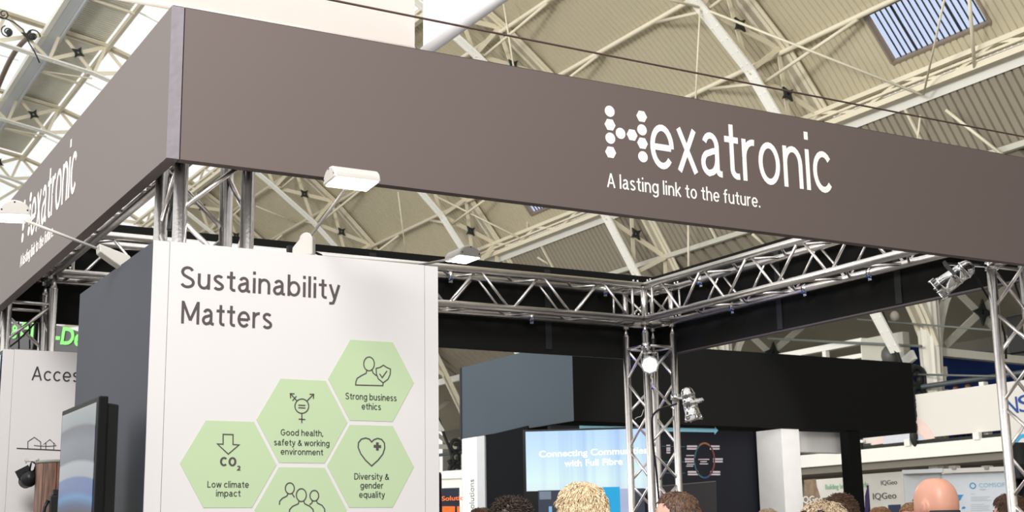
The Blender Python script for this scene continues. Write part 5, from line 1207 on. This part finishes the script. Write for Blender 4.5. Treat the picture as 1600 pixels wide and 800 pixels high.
# ================================================================== PEOPLE
def _g(x, s): return math.exp(-(x*x)/(2*s*s))
def build_body():
    mb = MB(); b = mb.b
    HZ = 1.648                                              # head centre height of a 1.765 m figure
    r = bmesh.ops.create_icosphere(b, subdivisions=5, radius=1)
    for v in r['verts']:
        d = v.co.normalized(); pe = 2.45
        if d.z > -.3: d = d*((abs(d.x)**pe+abs(d.y)**pe+abs(d.z)**pe)**(-1/pe))
        x, y, z = d
        fr = max(0, -y)
        sx = .0765*(1-.30*max(0, -z-.05)**1.2); sy = .098; sz = .1175
        if y > 0: sy = .100*(1-.16*max(0, -z)**1.1)
        px_, py_, pz_ = x*sx, y*sy, z*sz
        py_ += fr*.010*(1-abs(x))                            # flatter face
        py_ -= .021*_g(x, .13)*_g(z+.17, .17)*fr             # nose
        py_ -= .006*_g(x, .40)*_g(z-.20, .10)*fr             # brow
        for s in (-1, 1): py_ += .010*_g(x-s*.40, .16)*_g(z-.03, .11)*fr   # eye sockets
        for s in (-1, 1): py_ -= .004*_g(x-s*.5, .2)*_g(z+.2, .15)*fr       # cheeks
        py_ -= .007*_g(x, .26)*_g(z+.50, .055)*fr+.005*_g(x, .22)*_g(z+.60, .05)*fr   # lips
        py_ -= .010*_g(x, .35)*_g(z+.88, .18)*fr             # chin
        v.co = V((px_, py_, pz_+HZ))
    def blob(c, r_, sub=2): mb.ball(c, r_, sub)
    for s in (-1, 1):                                       # ears
        blob((s*.083, .008, HZ-.012), (.009, .020, .034)); blob((s*.091, .018, HZ-.006), (.008, .010, .028)); blob((s*.078, .000, HZ-.036), (.006, .009, .010))
    def limb(pts):
        for (p, ra), (q, rb_) in zip(pts, pts[1:]):
            mb.tube(p, q, ra, 14, r2=rb_)
        for p, ra in pts: blob(p, ra, 2)
    limb([((0, .022, HZ-.06), .060), ((0, .030, 1.53), .059), ((0, .030, 1.46), .072)])
    # torso rings
    rings = []
    for z, rx, ry, cy in ((.86, .14, .10, .01), (.93, .172, .118, .01), (1.02, .160, .112, .0), (1.12, .150, .108, 0), (1.24, .168, .118, 0), (1.36, .182, .122, .005), (1.43, .175, .110, .012), (1.475, .12, .085, .02), (1.50, .07, .066, .03)):
        rings.append([b.verts.new((rx*cos(2*pi*i/28), cy+ry*sin(2*pi*i/28), z)) for i in range(28)])
    for A, B in zip(rings, rings[1:]):
        for i in range(28): b.faces.new((A[i], A[(i+1) % 28], B[(i+1) % 28], B[i]))
    b.faces.new(rings[0][::-1]); b.faces.new(rings[-1])
    for s in (-1, 1):
        limb([((s*.10, .02, 1.455), .058), ((s*.178, .012, 1.425), .062), ((s*.222, .02, 1.29), .050), ((s*.242, .03, 1.14), .043), ((s*.250, -.02, 1.02), .036), ((s*.252, -.06, .92), .027)])
        # hand: palm, four fingers, thumb
        w_ = V((s*.252, -.062, .905)); mb.tube(w_, w_+V((0, -.012, -.05)), .026, 10, r2=.030); blob(w_+V((0, -.018, -.055)), (.016, .040, .042))
        for j, (yy, ln) in enumerate(((-.048, .070), (-.029, .080), (-.009, .075), (.010, .058))):
            p = w_+V((0, yy, -.085)); q = p+V((-s*.006, -.002, -ln*.5)); e = q+V((-s*.018, .001, -ln*.45)); limb([(p, .0088), (q, .0082), (e, .0068)])
        p = w_+V((0, -.040, -.030)); q = p+V((-s*.008, -.026, -.028)); e = q+V((-s*.008, -.006, -.030)); limb([(p, .012), (q, .0100), (e, .0082)])
        limb([((s*.088, .01, .90), .088), ((s*.095, .0, .72), .076), ((s*.100, -.006, .50), .055), ((s*.102, .012, .34), .052), ((s*.104, .02, .12), .036), ((s*.104, .02, .06), .036)])
        limb([((s*.104, .045, .045), .036), ((s*.108, -.06, .038), .034), ((s*.112, -.14, .030), .028)])
    me = mb.mesh('body'); o = bpy.data.objects.new('tmp', me); COL.objects.link(o)
    rm = o.modifiers.new('r', 'REMESH'); rm.mode = 'VOXEL'; rm.voxel_size = .0068; rm.use_smooth_shade = True
    sm = o.modifiers.new('s', 'SMOOTH'); sm.factor = .5; sm.iterations = 3
    bpy.context.view_layer.update(); m2 = bpy.data.meshes.new_from_object(o.evaluated_get(bpy.context.evaluated_depsgraph_get()))
    bpy.data.objects.remove(o); m2.name = 'body'; return m2, HZ
BODY, HZ = build_body()
def shell(test, off, name, nz=0, nsc=30):
    bm = bmesh.new(); bm.from_mesh(BODY); bm.normal_update()
    dele = [f for f in bm.faces if not test(f.calc_center_median())]
    bmesh.ops.delete(bm, geom=dele, context='FACES')
    for v in bm.verts:
        o_ = off(v.co) if callable(off) else off
        v.co = v.co+v.normal*(o_+(nz*noise.noise(v.co*nsc) if nz else 0))
    me = bpy.data.meshes.new(name); bm.to_mesh(me); bm.free()
    for p in me.polygons: p.use_smooth = True
    return me
JACKET = shell(lambda c: (.90 < c.z < 1.505 and not (c.z < .955 and abs(c.x) > .2) and (c.z < 1.47 or abs(c.x) > .062 or abs(c.y-.03) > .062)) , lambda c: .013+.006*noise.noise(c*9), 'jacket', .003, 14)
COLLAR = MB(); 
for z0_, z1_, r0_, r1_ in ((1.475, 1.535, .082, .070), (1.535, 1.538, .070, .074), (1.538, 1.478, .074, .088)):
    A = [COLLAR.b.verts.new((r0_*cos(2*pi*i/28)*1.0, .03+r0_*sin(2*pi*i/28), z0_)) for i in range(28)]; B = [COLLAR.b.verts.new((r1_*cos(2*pi*i/28), .03+r1_*sin(2*pi*i/28), z1_)) for i in range(28)]
    for i in range(28): f = COLLAR.b.faces.new((A[i], A[(i+1) % 28], B[(i+1) % 28], B[i])); f.smooth = True
COLLAR = COLLAR.mesh('collar')
TROUS = shell(lambda c: .10 < c.z < .97 and abs(c.x) < .205, .010, 'trousers', .003, 12)
SHOE = shell(lambda c: c.z < .11, .007, 'shoes')
def hairtest(kind):
    def f(c):
        z = (c.z-HZ)/.1175; y = c.y/.098; x = abs(c.x)/.0765
        if c.z < HZ-.13 or c.z > HZ+.2: return False
        if x > 1.02 and z < .25: return False               # keep the ears free
        line = .62 if y < -.55 else (.62+(y+.55)*(-1.15) if y < .1 else (-.13-(y-.1)*.75))
        if kind == 'long': line -= .0 if y < -.3 else .35
        return z > line
    return f
def hair_mesh(kind, vol, clumps, ln, nz=.006, seed=1):
    rnd = random.Random(seed)
    t = hairtest(kind)
    def off(c):
        z = (c.z-HZ)/.1175; return vol*(.45+.55*min(1, max(0, z+.35))) 
    me = shell(t, off, 'hair', nz, 45)
    bm = bmesh.new(); bm.from_mesh(me); bm.normal_update(); bm.faces.ensure_lookup_table(); fs = list(bm.faces)
    mb = MB(); mb.b.free(); mb.b = bm
    for f in rnd.sample(fs, min(clumps, len(fs))):
        c = f.calc_center_median(); n = f.normal.copy(); top = V((0, .03, HZ+.13)); flow = (c-top); flow = (flow-n*flow.dot(n))
        flow = flow.normalized() if flow.length > 1e-4 else V((1, 0, 0))
        if kind == 'curly': flow = (flow+V((rnd.uniform(-1, 1), rnd.uniform(-1, 1), rnd.uniform(-.6, 1)))).normalized()
        else: flow = (flow+V((rnd.uniform(-.3, .3), rnd.uniform(-.3, .3), rnd.uniform(-.2, .2)))).normalized()
        l = ln*rnd.uniform(.5, 1.3); p0 = c-n*.002; p1 = c+flow*l*.5+n*l*.17; p2 = c+flow*l+n*l*rnd.uniform(-.05, .12)
        if kind == 'curly': p2 = p1+(flow.cross(n)*rnd.choice((-1, 1))+n*.3)*l*.5
        mb.tube(p0, p1, .0030, 4, r2=.0024); mb.tube(p1, p2, .0024, 4, r2=.0004)
    me2 = bpy.data.meshes.new('hair'); bm.to_mesh(me2); bm.free()
    for p in me2.polygons: p.use_smooth = True
    return me2
HAIR = {'short': hair_mesh('short', .007, 1800, .024, .004, 1), 'crop': hair_mesh('short', .005, 900, .012, .0015, 2), 'curly': hair_mesh('curly', .015, 1700, .022, .009, 3), 'long': hair_mesh('long', .014, 1800, .034, .004, 4)}
HAIR['long_tail'] = HAIR['long']
def hairmat(name, c0, c1):
    m = bpy.data.materials.new(name); m.use_nodes = True; T_ = m.node_tree; b = T_.nodes['Principled BSDF']
    g = T_.nodes.new('ShaderNodeTexCoord'); mp = T_.nodes.new('ShaderNodeMapping'); mp.inputs['Scale'].default_value = (160, 160, 26)
    n = T_.nodes.new('ShaderNodeTexNoise'); n.inputs['Scale'].default_value = 1; n.inputs['Detail'].default_value = 3
    r = T_.nodes.new('ShaderNodeValToRGB'); r.color_ramp.elements[0].position = .35; r.color_ramp.elements[1].position = .66
    r.color_ramp.elements[0].color = (*lin(c0), 1); r.color_ramp.elements[1].color = (*lin(c1), 1)
    T_.links.new(g.outputs['Object'], mp.inputs[0]); T_.links.new(mp.outputs[0], n.inputs[0]); T_.links.new(n.outputs['Fac'], r.inputs[0]); T_.links.new(r.outputs[0], b.inputs['Base Color'])
    b.inputs['Roughness'].default_value = .5; return m
HM = {'blond': hairmat('blond_hair', (172, 144, 108), (246, 228, 192)), 'brown': hairmat('brown_hair', (60, 42, 32), (120, 88, 66)), 'dark': hairmat('dark_hair', (30, 24, 22), (78, 60, 50)),
      'ash': hairmat('ash_blond_hair', (130, 108, 84), (224, 204, 172)), 'ginger': hairmat('light_brown_hair', (120, 82, 54), (180, 136, 98))}
SKN = {'fair': mat('fair_skin', (226, 176, 156), .5, var=.05, scale=20), 'pink': mat('rosy_skin', (206, 150, 128), .42, var=.07, scale=14)}
def objmat(o, m):
    if not o.data.materials: o.data.materials.append(m)
    o.material_slots[0].link = 'OBJECT'; o.material_slots[0].material = m
def person(px, top, d, turn, hair, hm, skin, top_rgb, lbl, leg_rgb=(40, 44, 56), floor=0.0, up=0.0, grp=None):
    P_ = ond(px, top, d); h = P_.z-floor; s = h/1.771; dirv = ray(px, top); az = atan2(dirv.y, dirv.x)+radians(turn)
    t = thing('person', lbl, 'person', (P_.x, P_.y, floor), grp); t.rotation_euler = (0, 0, az+pi/2); t.scale = (s, s, s)
    def add(nm, me, m, **k):
        o = bpy.data.objects.new(nm, me); COL.objects.link(o); o.parent = t; objmat(o, m)
        for a_, b_ in k.items(): o[a_] = b_
        return o
    add('body', BODY, SKN[skin])
    nm = 'top_%d_%d_%d' % top_rgb
    add('jacket', JACKET, mat(nm, top_rgb, .8, var=.08, scale=30)).location.z = up; add('collar', COLLAR, mat(nm, top_rgb, .8)).location.z = up
    nm = 'trousers_%d_%d_%d' % leg_rgb; add('trousers', TROUS, mat(nm, leg_rgb, .85, var=.08, scale=20)); add('shoes', SHOE, M_BPL)
    if hair: add('hair', HAIR[hair], hm)
    e = EYES
    add('eyes', e[0], mat('eye_white', (235, 230, 225), .2)); add('irises', e[1], mat('iris', (60, 70, 80), .2)); add('mouth', e[2], mat('lip', (170, 96, 88), .5)); add('eyebrows', e[3], hm if hm else mat('brow', (120, 96, 80), .8))
    return t
def _eyes():
    a = MB(); b = MB(); c = MB(); d = MB()
    for s in (-1, 1):
        a.ball((s*.031, -.076, HZ+.004), (.0125, .0115, .0115)); b.ball((s*.031, -.0855, HZ+.004), (.0052, .003, .0052))
        d.path([(s*.017, -.0975, HZ+.024), (s*.031, -.0955, HZ+.030), (s*.046, -.086, HZ+.025)], .0035, 5)
    c.path([(-.023, -.098, HZ-.064), (-.008, -.106, HZ-.061), (.008, -.106, HZ-.061), (.023, -.098, HZ-.064)], .0035, 6)
    return [x.mesh(n) for x, n in ((a, 'eyes'), (b, 'irises'), (c, 'mouth'), (d, 'eyebrows'))]
EYES = _eyes()
person(908, 756, 4.85, 28, 'short', HM['blond'], 'fair', (60, 66, 84), 'person with short tousled blond hair seen from behind below the video wall')
person(1056, 768, 5.9, 92, 'crop', HM['brown'], 'fair', (52, 56, 66), 'person with cropped brown hair in profile in front of the back truss leg')
person(797, 781, 5.5, -10, 'curly', HM['dark'], 'fair', (40, 40, 44), 'person with thick dark hair under the slate booth header, left of the blond man')
person(752, 795, 7.4, 10, 'short', HM['brown'], 'fair', (90, 90, 96), 'person whose brown hair top shows between the white pillar and the dark-haired head')
person(1313, 775, 7.8, 12, 'curly', HM['brown'], 'fair', (70, 70, 80), 'person with curly brown hair beside the square black post')
pw = person(1286, 788, 5.1, 150, 'long', HM['ash'], 'fair', (120, 110, 100), 'person with ash blond hair and dark sunglasses pushed up on the head')
person(1375, 793, 10.6, -20, 'short', HM['ginger'], 'fair', (60, 60, 70), 'person with light brown hair below the lettered white booth wall')
person(1459, 745, 6.05, 48, None, None, 'pink', (44, 42, 44), 'bald person in a dark jacket seen from behind at right', up=.09)
person(1425, 785, 8.2, 170, 'crop', HM['ginger'], 'pink', (70, 70, 78), 'person half hidden behind the bald man, rosy face turned to the viewer')
person(1576, 773, 8.6, 55, 'short', HM['brown'], 'fair', (200, 204, 210), 'person with brown hair behind the right truss leg')
person(1199, 796, 9.4, 0, 'short', HM['ash'], 'fair', (90, 84, 80), 'person whose fair hair just shows below the navy booth wall')
for px_, py_, lb, hk in ((1493, 602.5, 'left one of the two people behind the off-white gallery banner', 'brown'), (1512, 600.5, 'right one of the two people behind the off-white gallery banner', 'ginger')):
    q_ = onx(px_, py_, 23.1+CX); dd_ = (q_-CAMP).dot(_f); person(px_, py_, dd_, 160, 'short', HM[hk], 'pink', (50, 60, 90), 'person on the gallery, '+lb, floor=1.95+CZ)
# sunglasses on the head
g_ = thing('sunglasses', 'dark sunglasses pushed up on the ash blond hair', 'sunglasses', pw.location+V((0, 0, 1.72*pw.scale.x))); g_.rotation_euler = pw.rotation_euler; g_.scale = (.92, 1.0, .8)
mb = MB(); zt_ = .010
for s in (-1, 1):
    mb.path([V((s*.034+.027*cos(2*pi*i/14), -.072-.016*sin(2*pi*i/14)*.6, zt_+.020*sin(2*pi*i/14))) for i in range(14)], .0035, 6, closed=True)
    mb.path([V((s*.062, -.070, zt_)), V((s*.088, -.03, zt_+.0)), V((s*.092, .02, zt_-.03))], .0035, 6)
mb.path([V((-.01, -.078, zt_+.004)), V((.01, -.078, zt_+.004))], .003, 6)
o = bpy.data.objects.new('glasses_frame', mb.mesh('glasses_frame')); COL.objects.link(o); o.data.materials.append(M_BPL); o.parent = g_
mb = MB()
for s in (-1, 1): mb.ball((s*.034, -.072, zt_), (.025, .003, .018))
o = bpy.data.objects.new('lenses', mb.mesh('lenses')); COL.objects.link(o); o.data.materials.append(mat('brown_lens', (60, 48, 42), .1)); o.parent = g_
